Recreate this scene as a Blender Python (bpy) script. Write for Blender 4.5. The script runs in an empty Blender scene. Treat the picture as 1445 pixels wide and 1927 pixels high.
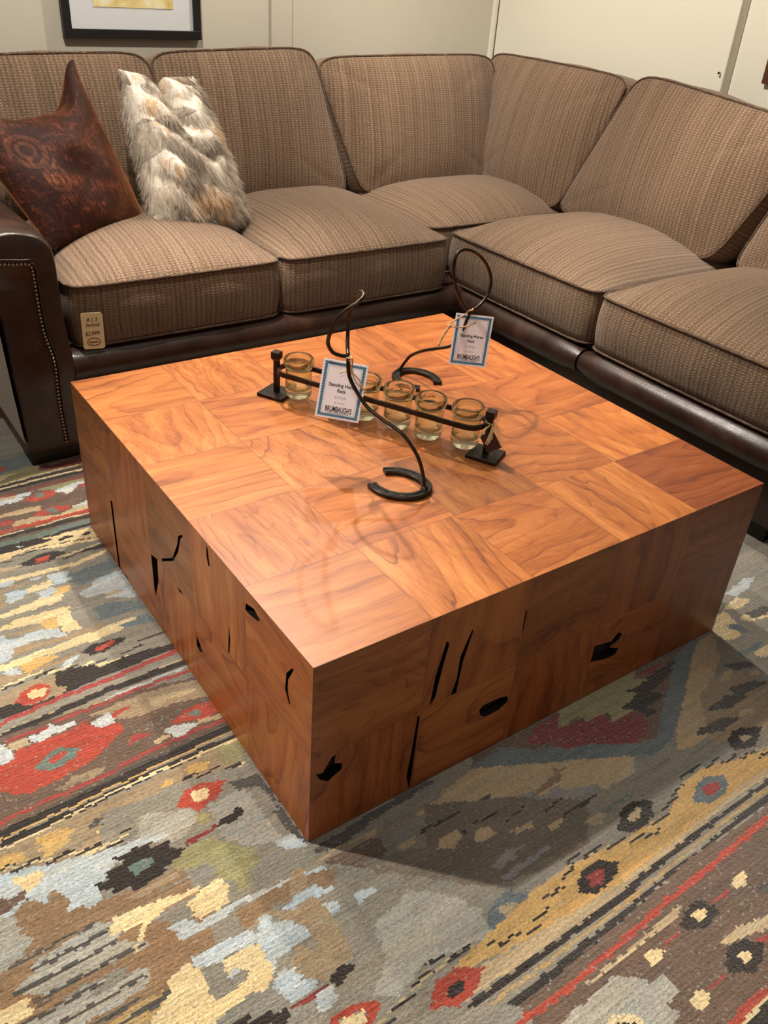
import bpy, bmesh, math, random
import numpy as np
from mathutils import Vector, Matrix
from mathutils.geometry import tessellate_polygon

S = bpy.context.scene
COL = S.collection
random.seed(11)
RNG = np.random.default_rng(5)

# ------------------------------------------------------------------ camera
cam_d = bpy.data.cameras.new('camera')
cam = bpy.data.objects.new('camera', cam_d); COL.objects.link(cam)
cam_d.sensor_fit = 'VERTICAL'; cam_d.sensor_height = 24.0
cam_d.lens = 24.0 * 1617.99 / 1927.0
cam_d.clip_start = 0.02
CR = Matrix(((0.821857, -0.56582, 0.066325), (-0.262337, -0.479225, -0.83757), (0.505699, 0.670962, -0.54229)))
cam.matrix_world = Matrix.Translation((-0.54398, -0.87776, 1.43568)) @ Matrix((CR[0], -CR[1], -CR[2])).transposed().to_4x4()
S.camera = cam

# ------------------------------------------------------------------ exposure, world, lamps
S.view_settings.view_transform = 'Standard'
S.view_settings.look = 'None'
S.view_settings.gamma = 1.0
S.view_settings.use_curve_mapping = False
S.view_settings.exposure = 0.0
S.cycles.max_bounces = 10
S.cycles.transmission_bounces = 10
S.cycles.transparent_max_bounces = 12
S.cycles.caustics_refractive = True
S.cycles.caustics_reflective = False
S.cycles.sample_clamp_indirect = 4.0

W = bpy.data.worlds.new('showroom'); S.world = W; W.use_nodes = True
bg = W.node_tree.nodes['Background']
bg.inputs['Color'].default_value = (1.0, 0.93, 0.85, 1)
bg.inputs['Strength'].default_value = 0.15

def spot(name, loc, target, power, angle=70, blend=0.6, radius=0.03, color=(1.0, 0.91, 0.79)):
    d = bpy.data.lights.new(name, 'SPOT'); d.energy = power; d.color = color
    d.spot_size = math.radians(angle); d.spot_blend = blend; d.shadow_soft_size = radius
    o = bpy.data.objects.new(name, d); COL.objects.link(o)
    o.location = loc
    o.rotation_euler = (Vector(target) - Vector(loc)).to_track_quat('-Z', 'Y').to_euler()
    return o
spot('ceiling_and_fill_spot', (0.63, 1.72, 2.55), (0.60, 0.85, 0.45), 250, 66, 0.8)
spot('ceiling_and_fill_spot', (0.05, 1.95, 2.60), (0.40, 0.95, 0.45), 150, 66, 0.8)
spot('ceiling_and_fill_spot', (1.35, 1.30, 2.60), (1.98, 0.35, 0.20), 165, 66, 0.8)
spot('ceiling_and_fill_spot', (-1.30, 1.38, 2.65), (-0.55, -0.04, 0.0), 470, 58, 0.9)
spot('ceiling_and_fill_spot', (-1.45, 2.15, 2.60), (-0.10, 1.95, 0.35), 150, 40, 0.9)  # added lamp, brightens the outer arm panel and the rug beside it
spot('ceiling_and_fill_spot', (-0.90, -1.10, 2.60), (0.60, 0.62, 0.55), 90, 30, 1.0, 0.08)  # added front fill to brighten the hang tags
spot('ceiling_and_fill_spot', (1.65, 2.20, 2.60), (0.95, 2.45, 0.6), 85, 130, 1.0)
spot('ceiling_and_fill_spot', (0.95, 1.45, 2.65), (2.50, 1.75, 1.05), 185, 80, 0.8)
spot('ceiling_and_fill_spot', (0.20, 1.30, 2.65), (0.75, 2.55, 1.0), 135, 76, 0.8)
spot('ceiling_and_fill_spot', (0.75, -0.95, 2.70), (0.55, -0.88, 0.0), 120, 52, 0.9, 0.10)  # added fill over the rug in front of the table

# ------------------------------------------------------------------ node helper
class NT:
    def __init__(s, name):
        s.m = bpy.data.materials.new(name); s.m.use_nodes = True
        s.t = s.m.node_tree; s.t.nodes.clear()
        s.out = s.n('ShaderNodeOutputMaterial'); s.b = s.n('ShaderNodeBsdfPrincipled')
        s.t.links.new(s.b.outputs[0], s.out.inputs[0])
    def n(s, ty, **kw):
        x = s.t.nodes.new(ty)
        for k, v in kw.items(): setattr(x, k, v)
        return x
    def lk(s, a, b): s.t.links.new(a, b)
    def put(s, sock, v):
        if hasattr(v, 'is_output'): s.lk(v, sock)
        else: sock.default_value = v
    def math(s, op, a, b=0.0, c=0.0):
        x = s.n('ShaderNodeMath', operation=op)
        s.put(x.inputs[0], a); s.put(x.inputs[1], b); s.put(x.inputs[2], c)
        return x.outputs[0]
    def vmul(s, v, sc):
        x = s.n('ShaderNodeVectorMath', operation='MULTIPLY'); s.put(x.inputs[0], v); x.inputs[1].default_value = sc
        return x.outputs[0]
    def noise(s, vec, scale=5.0, detail=2.0, rough=0.5, dist=0.0, out=0):
        x = s.n('ShaderNodeTexNoise')
        if vec is not None: s.lk(vec, x.inputs['Vector'])
        x.inputs['Scale'].default_value = scale; x.inputs['Detail'].default_value = detail
        x.inputs['Roughness'].default_value = rough; x.inputs['Distortion'].default_value = dist
        return x.outputs[out]
    def ramp(s, fac, stops, interp='LINEAR'):
        x = s.n('ShaderNodeValToRGB'); r = x.color_ramp; r.interpolation = interp
        while len(r.elements) < len(stops): r.elements.new(0.5)
        for e, (p, c) in zip(r.elements, stops):
            e.position = p; e.color = (*c, 1) if len(c) == 3 else c
        s.put(x.inputs[0], fac); return x.outputs[0]
    def mix(s, f, a, b, mode='MIX'):
        x = s.n('ShaderNodeMix', data_type='RGBA', blend_type=mode)
        s.put(x.inputs[0], f)
        for i, v in ((6, a), (7, b)):
            if hasattr(v, 'is_output'): s.lk(v, x.inputs[i])
            else: x.inputs[i].default_value = (*v, 1) if len(v) == 3 else v
        return x.outputs[2]
    def attr(s, name, out='Color'):
        x = s.n('ShaderNodeAttribute'); x.attribute_name = name; return x.outputs[out]
    def uv(s): return s.n('ShaderNodeUVMap').outputs[0]
    def obj(s): return s.n('ShaderNodeTexCoord').outputs['Object']
    def bump(s, h, strength=0.3, dist=0.002):
        x = s.n('ShaderNodeBump'); x.inputs['Strength'].default_value = strength; x.inputs['Distance'].default_value = dist
        s.lk(h, x.inputs['Height']); s.lk(x.outputs[0], s.b.inputs['Normal']); return x
    def set(s, **kw):
        for k, v in kw.items():
            k = k.replace('_', ' ')
            i = s.b.inputs[k]
            if isinstance(v, tuple) and len(v) == 3: v = (*v, 1)
            s.put(i, v)
        return s.m

def srgb(r, g, b):
    f = lambda c: ((c / 255 + 0.055) / 1.055) ** 2.4 if c > 10 else c / 255 / 12.92
    return (f(r), f(g), f(b))

def plain(name, col, rough=0.5, metal=0.0, **kw):
    t = NT(name); return t.set(Base_Color=col, Roughness=rough, Metallic=metal, **kw)

# ------------------------------------------------------------------ materials
def m_wall(name, c):
    t = NT(name); o = t.obj()
    n = t.noise(o, 3.0, 4, 0.6); f = t.noise(o, 90, 3, 0.6)
    col = t.mix(t.math('MULTIPLY', n, 0.5), c, tuple(x * 0.88 for x in c))
    t.bump(f, 0.12, 0.002); return t.set(Base_Color=col, Roughness=0.75)
M_wall_back = m_wall('wall_paint_taupe', srgb(206, 199, 183))
M_wall_right = m_wall('wall_paint_cream', srgb(238, 233, 217))
M_trim = m_wall('trim_paint', srgb(242, 238, 224))

def m_fabric(name, dark, mid, light, rib=1.0):
    t = NT(name); uv = t.uv(); sp = t.n('ShaderNodeSeparateXYZ'); t.lk(uv, sp.inputs[0])
    wob = t.noise(t.vmul(uv, (14, 5, 0)), 1.0, 2, 0.5)
    ph = t.math('ADD', t.math('MULTIPLY', sp.outputs[0], 6.2832 / 0.0165), t.math('MULTIPLY', wob, 5.0))
    ribs = t.math('MULTIPLY_ADD', t.math('SINE', ph), 0.5, 0.5)                 # ribs about 16 mm apart, wandering
    rb = t.noise(t.vmul(uv, (60, 0.8, 0)), 1.0, 1.0, 0.5)                    # dye drift from rib to rib
    ft = t.noise(t.vmul(uv, (230, 380, 0)), 1.0, 1.0, 0.6)                   # stitches
    fl = t.noise(t.vmul(uv, (300, 520, 0)), 1.0, 2.0, 0.7)                   # pale flecks
    wf = t.math('MULTIPLY_ADD', t.math('SINE', t.math('MULTIPLY', sp.outputs[1], 6.2832 / 0.0085)), 0.5, 0.5)
    wf = t.math('MULTIPLY', wf, ribs)                                        # weft dashes sit between the ribs
    a = t.math('ADD', t.math('MULTIPLY', ribs, 0.17 * rib), t.math('MULTIPLY', rb, 0.20 * rib))
    a = t.math('ADD', a, t.math('MULTIPLY', ft, 0.62)); a = t.math('ADD', a, t.math('MULTIPLY', wf, -0.16))
    col = t.ramp(a, [(0.27, dark), (0.46, mid), (0.68, light)])
    col = t.mix(t.math('MULTIPLY', t.ramp(fl, [(0.60, (0, 0, 0)), (0.70, (1, 1, 1))]), 0.55), col, tuple(min(1, c * 1.55) for c in light))
    t.bump(a, 1.0, 0.005)
    return t.set(Base_Color=col, Roughness=0.92, Sheen_Weight=0.22, Sheen_Roughness=0.5, Specular_IOR_Level=0.15)
M_fab = m_fabric('chenille_weave', srgb(68, 52, 41), srgb(124, 100, 80), srgb(174, 147, 121))
M_fab2 = m_fabric('boucle_side', srgb(92, 76, 62), srgb(150, 130, 110), srgb(196, 178, 156), 0.3)
M_welt = m_fabric('welt_cord', srgb(76, 58, 45), srgb(120, 95, 74), srgb(164, 136, 110), 0.2)

def m_leather():
    t = NT('brown_leather'); o = t.obj()
    n = t.noise(o, 6, 5, 0.65); v = t.n('ShaderNodeTexVoronoi'); t.lk(o, v.inputs['Vector']); v.inputs['Scale'].default_value = 260
    col = t.ramp(n, [(0.3, srgb(31, 20, 15)), (0.55, srgb(54, 35, 27)), (0.8, srgb(86, 58, 45))])
    h = t.math('ADD', t.math('MULTIPLY', v.outputs['Distance'], 0.5), t.math('MULTIPLY', t.noise(o, 14, 3), 1.5))
    t.bump(h, 0.22, 0.002)
    return t.set(Base_Color=col, Roughness=t.ramp(t.noise(o, 20, 3), [(0.3, (0.28,) * 3), (0.8, (0.46,) * 3)]), Specular_IOR_Level=0.5)
M_leather = m_leather()
M_black = plain('black_wood', srgb(20, 15, 12), 0.5)
M_brass = plain('antique_brass', srgb(186, 166, 136), 0.34, 1.0)
M_iron = None
def m_iron():
    t = NT('blackened_iron'); o = t.obj(); n = t.noise(o, 60, 3, 0.6)
    t.bump(n, 0.12, 0.001)
    return t.set(Base_Color=t.ramp(n, [(0.3, srgb(30, 27, 25)), (0.75, srgb(62, 54, 47))]), Metallic=0.75, Roughness=0.42)
M_iron = m_iron()
def m_rod():
    t = NT('waxed_iron_rod'); o = t.obj(); n = t.noise(o, 45, 3, 0.6)
    return t.set(Base_Color=t.ramp(n, [(0.3, srgb(44, 39, 34)), (0.75, srgb(78, 66, 54))]), Metallic=0.85, Roughness=0.36)
M_rod = m_rod()

def m_wood():
    t = NT('teak_blocks'); lg = t.attr('log', 'Vector'); tint = t.attr('tint')
    sep = t.n('ShaderNodeSeparateXYZ'); t.lk(lg, sep.inputs[0])
    warp = t.noise(t.vmul(lg, (2.4, 6, 6)), 1.0, 3, 0.5, 0.2, out=1)
    ws = t.n('ShaderNodeSeparateColor'); t.lk(warp, ws.inputs[0])
    A = t.attr('figure', 'Fac')                                              # how wild the grain is
    y = t.math('ADD', sep.outputs[1], t.math('MULTIPLY', t.math('SUBTRACT', ws.outputs[0], 0.5), t.math('MULTIPLY', A, 0.20)))
    z = t.math('ADD', sep.outputs[2], t.math('MULTIPLY', t.math('SUBTRACT', ws.outputs[1], 0.5), t.math('MULTIPLY', A, 0.20)))
    r = t.math('SQRT', t.math('ADD', t.math('MULTIPLY', y, y), t.math('MULTIPLY', z, z)))
    r = t.math('ADD', r, t.math('MULTIPLY', t.noise(t.vmul(lg, (1.5, 3, 3)), 1, 2), 0.10))
    ring = t.math('MULTIPLY', r, t.math('ADD', 26.0, t.math('MULTIPLY', A, 10.0)))
    cell = t.math('FLOOR', ring)
    wn = t.n('ShaderNodeTexWhiteNoise', noise_dimensions='1D'); t.lk(cell, wn.inputs['W'])
    ph = t.math('FRACT', ring)
    soft = t.ramp(ph, [(0.0, (0.62,) * 3), (0.25, (0.66,) * 3), (0.75, (0.5,) * 3), (0.93, (0.28,) * 3), (1.0, (0.62,) * 3)])
    line = t.ramp(ph, [(0.88, (0, 0, 0)), (0.965, (1, 1, 1)), (0.995, (0, 0, 0))])
    gate = t.math('MULTIPLY', t.math('GREATER_THAN', wn.outputs['Value'], 0.55), t.ramp(t.noise(t.vmul(lg, (3, 10, 10)), 1, 2), [(0.40, (0, 0, 0)), (0.62, (1, 1, 1))]))
    fib = t.noise(t.vmul(lg, (7, 240, 240)), 1, 3, 0.6)
    cloud = t.noise(t.vmul(lg, (2.2, 20, 20)), 1, 4, 0.6)
    fac = t.math('ADD', t.math('MULTIPLY', soft, 0.27), t.math('ADD', t.math('MULTIPLY', fib, 0.30), t.math('MULTIPLY', cloud, 0.60)))
    col = t.ramp(fac, [(0.34, srgb(84, 39, 15)), (0.48, srgb(138, 75, 31)), (0.62, srgb(171, 102, 48)), (0.80, srgb(198, 134, 75))])
    col = t.mix(1.0, col, tint, 'MULTIPLY')
    col = t.mix(t.math('MULTIPLY', t.math('MULTIPLY', line, gate), 0.72), col, srgb(84, 38, 20))
    e = t.attr('seam', 'Vector'); es = t.n('ShaderNodeSeparateXYZ'); t.lk(e, es.inputs[0])
    d = t.math('MINIMUM', t.math('MINIMUM', es.outputs[0], t.math('SUBTRACT', 1.0, es.outputs[0])), t.math('MINIMUM', es.outputs[1], t.math('SUBTRACT', 1.0, es.outputs[1])))
    seam = t.ramp(d, [(0.0, (1, 1, 1)), (0.004, (0.8,) * 3), (0.009, (0, 0, 0))])
    col = t.mix(t.math('MULTIPLY', seam, 0.45), col, srgb(92, 48, 26))
    t.bump(t.math('ADD', fib, t.math('ADD', t.math('MULTIPLY', line, -0.4), t.math('MULTIPLY', seam, -1.2))), 0.05, 0.0006)
    return t.set(Base_Color=col, Roughness=t.ramp(fib, [(0.3, (0.36,) * 3), (0.7, (0.44,) * 3)]), Specular_IOR_Level=0.42, Coat_Weight=0.2, Coat_Roughness=0.3)
M_wood = m_wood()
M_void = plain('void_resin', srgb(22, 17, 15), 0.35)

def m_rug():
    t = NT('hand_knotted_wool'); c = t.attr('knot'); o = t.obj()
    big = t.noise(t.vmul(o, (3, 16, 1)), 1.0, 3, 0.6)
    yarn = t.noise(t.vmul(o, (150, 230, 1)), 1.0, 2, 0.6)
    tip = t.noise(t.vmul(o, (520, 620, 1)), 1.0, 2, 0.7)
    row = t.n('ShaderNodeTexWave', wave_type='BANDS', bands_direction='Y'); t.lk(o, row.inputs['Vector'])
    row.inputs['Scale'].default_value = 34; row.inputs['Distortion'].default_value = 2.0; row.inputs['Detail'].default_value = 2; row.inputs['Detail Scale'].default_value = 6
    v = t.math('ADD', t.math('MULTIPLY', big, 0.45), t.math('ADD', t.math('MULTIPLY', yarn, 0.75), t.math('MULTIPLY', tip, 0.45)))
    v = t.math('ADD', v, t.math('MULTIPLY', row.outputs['Fac'], 0.05))
    k = t.math('ADD', t.math('MULTIPLY', v, 1.10), 0.14)
    kc = t.n('ShaderNodeCombineColor'); [t.lk(k, kc.inputs[i]) for i in range(3)]
    col = t.mix(1.0, c, kc.outputs[0], 'MULTIPLY')
    h = t.math('ADD', t.math('MULTIPLY', yarn, 1.0), t.math('ADD', t.math('MULTIPLY', tip, 0.7), t.math('MULTIPLY', row.outputs['Fac'], 0.15)))
    t.bump(h, 1.0, 0.006)
    return t.set(Base_Color=col, Roughness=0.9, Sheen_Weight=0.35, Sheen_Roughness=0.4, Specular_IOR_Level=0.2)
M_rug = m_rug()
def m_floor():
    t = NT('dark_plank_floor'); o = t.obj(); n = t.noise(t.vmul(o, (2, 30, 1)), 1, 4)
    return t.set(Base_Color=t.ramp(n, [(0.3, srgb(46, 32, 24)), (0.7, srgb(84, 60, 44))]), Roughness=0.5)
M_floor = m_floor()

def m_glass():
    t = NT('green_tinted_glass'); o = t.obj()
    g = t.n('ShaderNodeBsdfGlass'); g.inputs['Color'].default_value = (0.96, 0.985, 0.90, 1); g.inputs['IOR'].default_value = 1.47; g.inputs['Roughness'].default_value = 0.0
    tr = t.n('ShaderNodeBsdfTransparent'); tr.inputs['Color'].default_value = (0.97, 0.98, 0.92, 1)
    b = t.n('ShaderNodeBump'); b.inputs['Strength'].default_value = 0.25; b.inputs['Distance'].default_value = 0.003
    t.lk(t.noise(o, 55, 2), b.inputs['Height']); t.lk(b.outputs[0], g.inputs['Normal'])
    mx = t.n('ShaderNodeMixShader'); mx.inputs[0].default_value = 0.88
    t.lk(tr.outputs[0], mx.inputs[1]); t.lk(g.outputs[0], mx.inputs[2])
    t.t.nodes.remove(t.b); t.lk(mx.outputs[0], t.out.inputs[0]); return t.m
M_glass = m_glass()
def m_pane():
    t = NT('picture_glass')
    return t.set(Base_Color=(1, 1, 1), Roughness=0.02, Transmission_Weight=1.0, IOR=1.1)
def m_paper(name, c):
    t = NT(name); d = t.n('ShaderNodeBsdfDiffuse'); d.inputs['Color'].default_value = (*c, 1)
    r = t.n('ShaderNodeBsdfTranslucent'); r.inputs['Color'].default_value = (*c, 1)
    m = t.n('ShaderNodeMixShader'); m.inputs[0].default_value = 0.60
    t.lk(d.outputs[0], m.inputs[1]); t.lk(r.outputs[0], m.inputs[2]); t.t.nodes.remove(t.b); t.lk(m.outputs[0], t.out.inputs[0]); return t.m
M_paper = m_paper('tag_paper', srgb(244, 243, 248))
M_blue = plain('tag_blue_print', srgb(84, 142, 176), 0.6)
M_ink = plain('black_ink', srgb(30, 28, 32), 0.6)
M_grey_ink = plain('grey_ink', srgb(150, 148, 152), 0.6)
M_twine = plain('jute_twine', srgb(206, 176, 136), 0.9)
M_raffia = m_paper('raffia', srgb(246, 232, 192))
M_hide = plain('oxblood_leather', srgb(58, 22, 18), 0.55)
M_kraft = plain('cream_card', srgb(250, 226, 176), 0.6)
M_pen = plain('pen_ink', srgb(66, 44, 32), 0.6)
M_stamp = plain('stamp_ink', srgb(122, 84, 48), 0.6)
M_frame = plain('black_frame', srgb(22, 20, 20), 0.45)
M_mat = plain('mat_board', srgb(214, 216, 218), 0.7)
M_art = None
def m_art():
    t = NT('watercolour_sheet'); o = t.obj(); n = t.noise(o, 9, 4, 0.6)
    return t.set(Base_Color=t.ramp(n, [(0.35, srgb(196, 164, 96)), (0.5, srgb(226, 206, 140)), (0.62, srgb(234, 228, 200))]), Roughness=0.8)
M_art = m_art()
M_brownframe = plain('brown_frame', srgb(84, 50, 32), 0.4)

def m_velvet():
    t = NT('crushed_velvet'); uv = t.uv()
    cr = t.noise(t.vmul(uv, (5, 9, 0)), 1.0, 4, 0.7, 0.8)
    fine = t.noise(t.vmul(uv, (40, 14, 0)), 1.0, 4, 0.75, 1.2)
    f = t.math('MULTIPLY', t.math('ADD', cr, fine), 0.5)
    col = t.ramp(f, [(0.46, srgb(38, 15, 10)), (0.53, srgb(60, 25, 16)), (0.60, srgb(104, 52, 33)), (0.69, srgb(172, 110, 76))])  # pale stops paint the crushed pile's sheen highlights into the colour
    def ring(cx, cy, r0, wd):
        s = t.n('ShaderNodeVectorMath', operation='SUBTRACT'); t.lk(uv, s.inputs[0]); s.inputs[1].default_value = (cx, cy, 0)
        l = t.n('ShaderNodeVectorMath', operation='LENGTH'); t.lk(s.outputs[0], l.inputs[0])
        d = t.math('ABSOLUTE', t.math('SUBTRACT', l.outputs['Value'], r0))
        return t.math('LESS_THAN', d, wd)
    g = None
    for a in ((0.21, 0.55, 0.10, 0.018), (0.21, 0.55, 0.05, 0.012), (0.27, 0.36, 0.07, 0.014), (0.92, 0.20, 0.09, 0.014), (0.92, 0.20, 0.05, 0.010), (0.10, 0.80, 0.11, 0.018)):
        x = ring(*a); g = x if g is None else t.math('MAXIMUM', g, x)
    col = t.mix(t.math('MULTIPLY', t.math('MULTIPLY', g, t.ramp(fine, [(0.35, (0.1,) * 3), (0.6, (1, 1, 1))])), 0.34), col, srgb(140, 84, 58))
    t.bump(f, 0.5, 0.006)
    return t.set(Base_Color=col, Roughness=0.6, Sheen_Weight=0.6, Sheen_Roughness=0.4, Sheen_Tint=srgb(230, 150, 100), Specular_IOR_Level=0.2)
M_velvet = m_velvet()
def m_fur(hair):
    t = NT('coyote_fur' if hair else 'fur_hide'); uv = t.uv()
    v = t.n('ShaderNodeTexVoronoi'); t.lk(t.vmul(uv, (4.2, 7.5, 0)), v.inputs['Vector']); v.inputs['Scale'].default_value = 1.0; v.inputs['Randomness'].default_value = 0.9
    sp = t.n('ShaderNodeSeparateColor'); t.lk(v.outputs['Color'], sp.inputs[0])
    n = t.noise(t.vmul(uv, (16, 22, 0)), 1, 4, 0.7, 0.6)
    f = t.math('ADD', t.math('MULTIPLY', sp.outputs[0], 0.55), t.math('MULTIPLY', n, 0.75))
    f = t.math('ADD', f, t.math('MULTIPLY', v.outputs['Distance'], -0.25))
    col = t.ramp(f, [(0.20, srgb(120, 94, 72)), (0.36, srgb(176, 164, 150)), (0.50, srgb(226, 214, 194)), (0.64, srgb(246, 242, 232)), (0.78, srgb(214, 176, 124)), (0.95, srgb(236, 232, 224))])
    return t.set(Base_Color=col, Roughness=0.75, Specular_IOR_Level=0.25, Sheen_Weight=0.2)
M_fur = m_fur(True)

# ------------------------------------------------------------------ mesh helpers
class MB:
    def __init__(s): s.v = []; s.f = []; s.uv = []          # uv: list per face (list of pairs) or None
    def add(s, v, f, uv=None):
        o = len(s.v); s.v += [tuple(p) for p in v]
        for i, q in enumerate(f):
            s.f.append([a + o for a in q]); s.uv.append(uv[i] if uv else None)
        return s
    def box(s, lo, hi):
        x0, y0, z0 = lo; x1, y1, z1 = hi
        v = [(x0, y0, z0), (x1, y0, z0), (x1, y1, z0), (x0, y1, z0), (x0, y0, z1), (x1, y0, z1), (x1, y1, z1), (x0, y1, z1)]
        f = [(0, 3, 2, 1), (4, 5, 6, 7), (0, 1, 5, 4), (1, 2, 6, 5), (2, 3, 7, 6), (3, 0, 4, 7)]
        return s.add(v, f)
    def xform(s, M):
        s.v = [tuple(M @ Vector(p)) for p in s.v]; return s
    def sweep(s, pts, prof, closed=False, up=None, cap=True):
        """sweep a closed 2-D profile along pts with parallel transport (or fixed up)"""
        P = [Vector(p) for p in pts]; n = len(P); m = len(prof); V = []
        T = []
        for i in range(n):
            a = P[(i - 1) % n] if (closed or i > 0) else P[i]; b = P[(i + 1) % n] if (closed or i < n - 1) else P[i]
            T.append((b - a).normalized())
        if up is None:
            N = T[0].orthogonal().normalized()
        for i in range(n):
            if up is not None:
                B = Vector(up); N = B.cross(T[i]).normalized(); B = T[i].cross(N)
            else:
                if i: 
                    N = (N - T[i] * N.dot(T[i])).normalized()
                B = T[i].cross(N)
            V += [tuple(P[i] + N * x + B * y) for x, y in prof]
        F = []
        for i in range(n if closed else n - 1):
            a, b = i * m, ((i + 1) % n) * m
            F += [(a + j, a + (j + 1) % m, b + (j + 1) % m, b + j) for j in range(m)]
        if cap and not closed:
            F += [tuple(range(m))[::-1], tuple(range((n - 1) * m, n * m))]
        return s.add(V, F)
    def tube(s, pts, r, k=10, closed=False):
        return s.sweep(pts, [(r * math.cos(2 * math.pi * i / k), r * math.sin(2 * math.pi * i / k)) for i in range(k)], closed)
    def lathe(s, prof, k=40, closed=True):
        m = len(prof); V = []; F = []
        for i in range(k):
            a = 2 * math.pi * i / k
            V += [(r * math.cos(a), r * math.sin(a), z) for r, z in prof]
        for i in range(k):
            a, b = i * m, ((i + 1) % k) * m
            for j in range(m if closed else m - 1):
                F.append((a + j, b + j, b + (j + 1) % m, a + (j + 1) % m))
        return s.add(V, F)
    def obj(s, name, mat, parent=None, smooth=True, origin=None, bevel=0, autos=None, sub=0):
        o0 = Vector(origin) if origin is not None else (Vector(parent_world(parent)) if parent else Vector((0, 0, 0)))
        me = bpy.data.meshes.new(name)
        me.from_pydata([tuple(Vector(p) - o0) for p in s.v], [], s.f)
        if any(u is not None for u in s.uv):
            L = me.uv_layers.new(name='UVMap'); i = 0
            for q, u in zip(s.f, s.uv):
                for j in range(len(q)):
                    if u: L.data[i + j].uv = u[j]
                i += len(q)
        me.validate()
        if mat: me.materials.append(mat)
        ob = bpy.data.objects.new(name, me); COL.objects.link(ob)
        if parent: ob.parent = parent
        else: ob.location = o0
        if bevel:
            b = ob.modifiers.new('bevel', 'BEVEL'); b.width = bevel; b.segments = 3; b.limit_method = 'ANGLE'
        if sub:
            q = ob.modifiers.new('sub', 'SUBSURF'); q.levels = q.render_levels = sub
        if smooth:
            me.polygons.foreach_set('use_smooth', [True] * len(me.polygons))
            if autos: me.set_sharp_from_angle(angle=math.radians(autos))
        return ob
def parent_world(o):
    p = Vector(o.location)
    while o.parent: o = o.parent; p += Vector(o.location)
    return p
def thing(name, label, cat, loc, group=None):
    o = bpy.data.objects.new(name, None); COL.objects.link(o); o.location = loc; o.empty_display_size = 0.05
    return tag(o, label, cat, group)
def tag(o, label, cat, group=None):
    o['label'] = label; o['category'] = cat
    if group: o['group'] = group
    return o
def struct(o): o['kind'] = 'structure'; return o
def spline(pts, n=8, closed=False):
    P = [Vector(p) for p in pts]; m = len(P); R = []
    for i in range(m if closed else m - 1):
        g = lambda k: P[k % m] if closed else P[max(0, min(m - 1, k))]
        a, b, c, d = g(i - 1), g(i), g(i + 1), g(i + 2)
        for j in range(n):
            t = j / n
            R.append(0.5 * ((2 * b) + (c - a) * t + (2 * a - 5 * b + 4 * c - d) * t * t + (3 * b - a - 3 * c + d) * t ** 3))
    if not closed: R.append(P[-1])
    return R
def fill(poly2, f3, holes=()):
    """triangulate a 2-D polygon with holes; f3 maps (a,b) to 3-D"""
    loops = [[Vector((a, b, 0)) for a, b in l] for l in (poly2, *holes)]
    tri = tessellate_polygon(loops); flat = [p for l in loops for p in l]
    return [f3(p.x, p.y) for p in flat], [tuple(t) for t in tri], flat
def text_mesh(body, size, sx=1.0, shear=0.0, bold=0.0):
    cu = bpy.data.curves.new('text', 'FONT'); cu.body = body; cu.size = size; cu.align_x = 'CENTER'; cu.align_y = 'CENTER'
    cu.shear = shear; cu.offset = bold; cu.space_line = 0.85; cu.resolution_u = 3
    o = bpy.data.objects.new('text', cu); COL.objects.link(o)
    bpy.context.view_layer.update()
    me = bpy.data.meshes.new_from_object(o.evaluated_get(bpy.context.evaluated_depsgraph_get()))
    v = [(p.co.x * sx, p.co.y, 0) for p in me.vertices]; f = [tuple(p.vertices) for p in me.polygons]
    bpy.data.objects.remove(o); bpy.data.curves.remove(cu); bpy.data.meshes.remove(me)
    return v, f
# ------------------------------------------------------------------ room shell
ZT = 0.461                      # table height
ZR = 0.012                      # rug thickness
struct(MB().box((-3.4, -3.4, -0.1), (2.678, 2.76, 0.0)).obj('floor', M_floor, smooth=False))
struct(MB().box((-3.4, 2.76, -0.1), (2.86, 2.90, 2.9)).obj('wall_back', M_wall_back, smooth=False))
struct(MB().box((2.678, -3.4, -0.1), (2.80, 2.76, 2.9)).obj('wall_right', M_wall_right, smooth=False))
struct(MB().box((1.405, 2.744, 0.0), (1.503, 2.76, 2.9)).obj('trim_1', M_wall_back, smooth=False, bevel=0.003))
struct(MB().box((2.608, 2.742, 0.0), (2.632, 2.76, 2.9)).obj('trim_2', M_trim, smooth=False, bevel=0.002))
struct(MB().box((2.628, 1.395, 0.0), (2.678, 2.735, 2.9)).obj('trim_3', M_wall_right, smooth=False, bevel=0.004))

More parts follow.
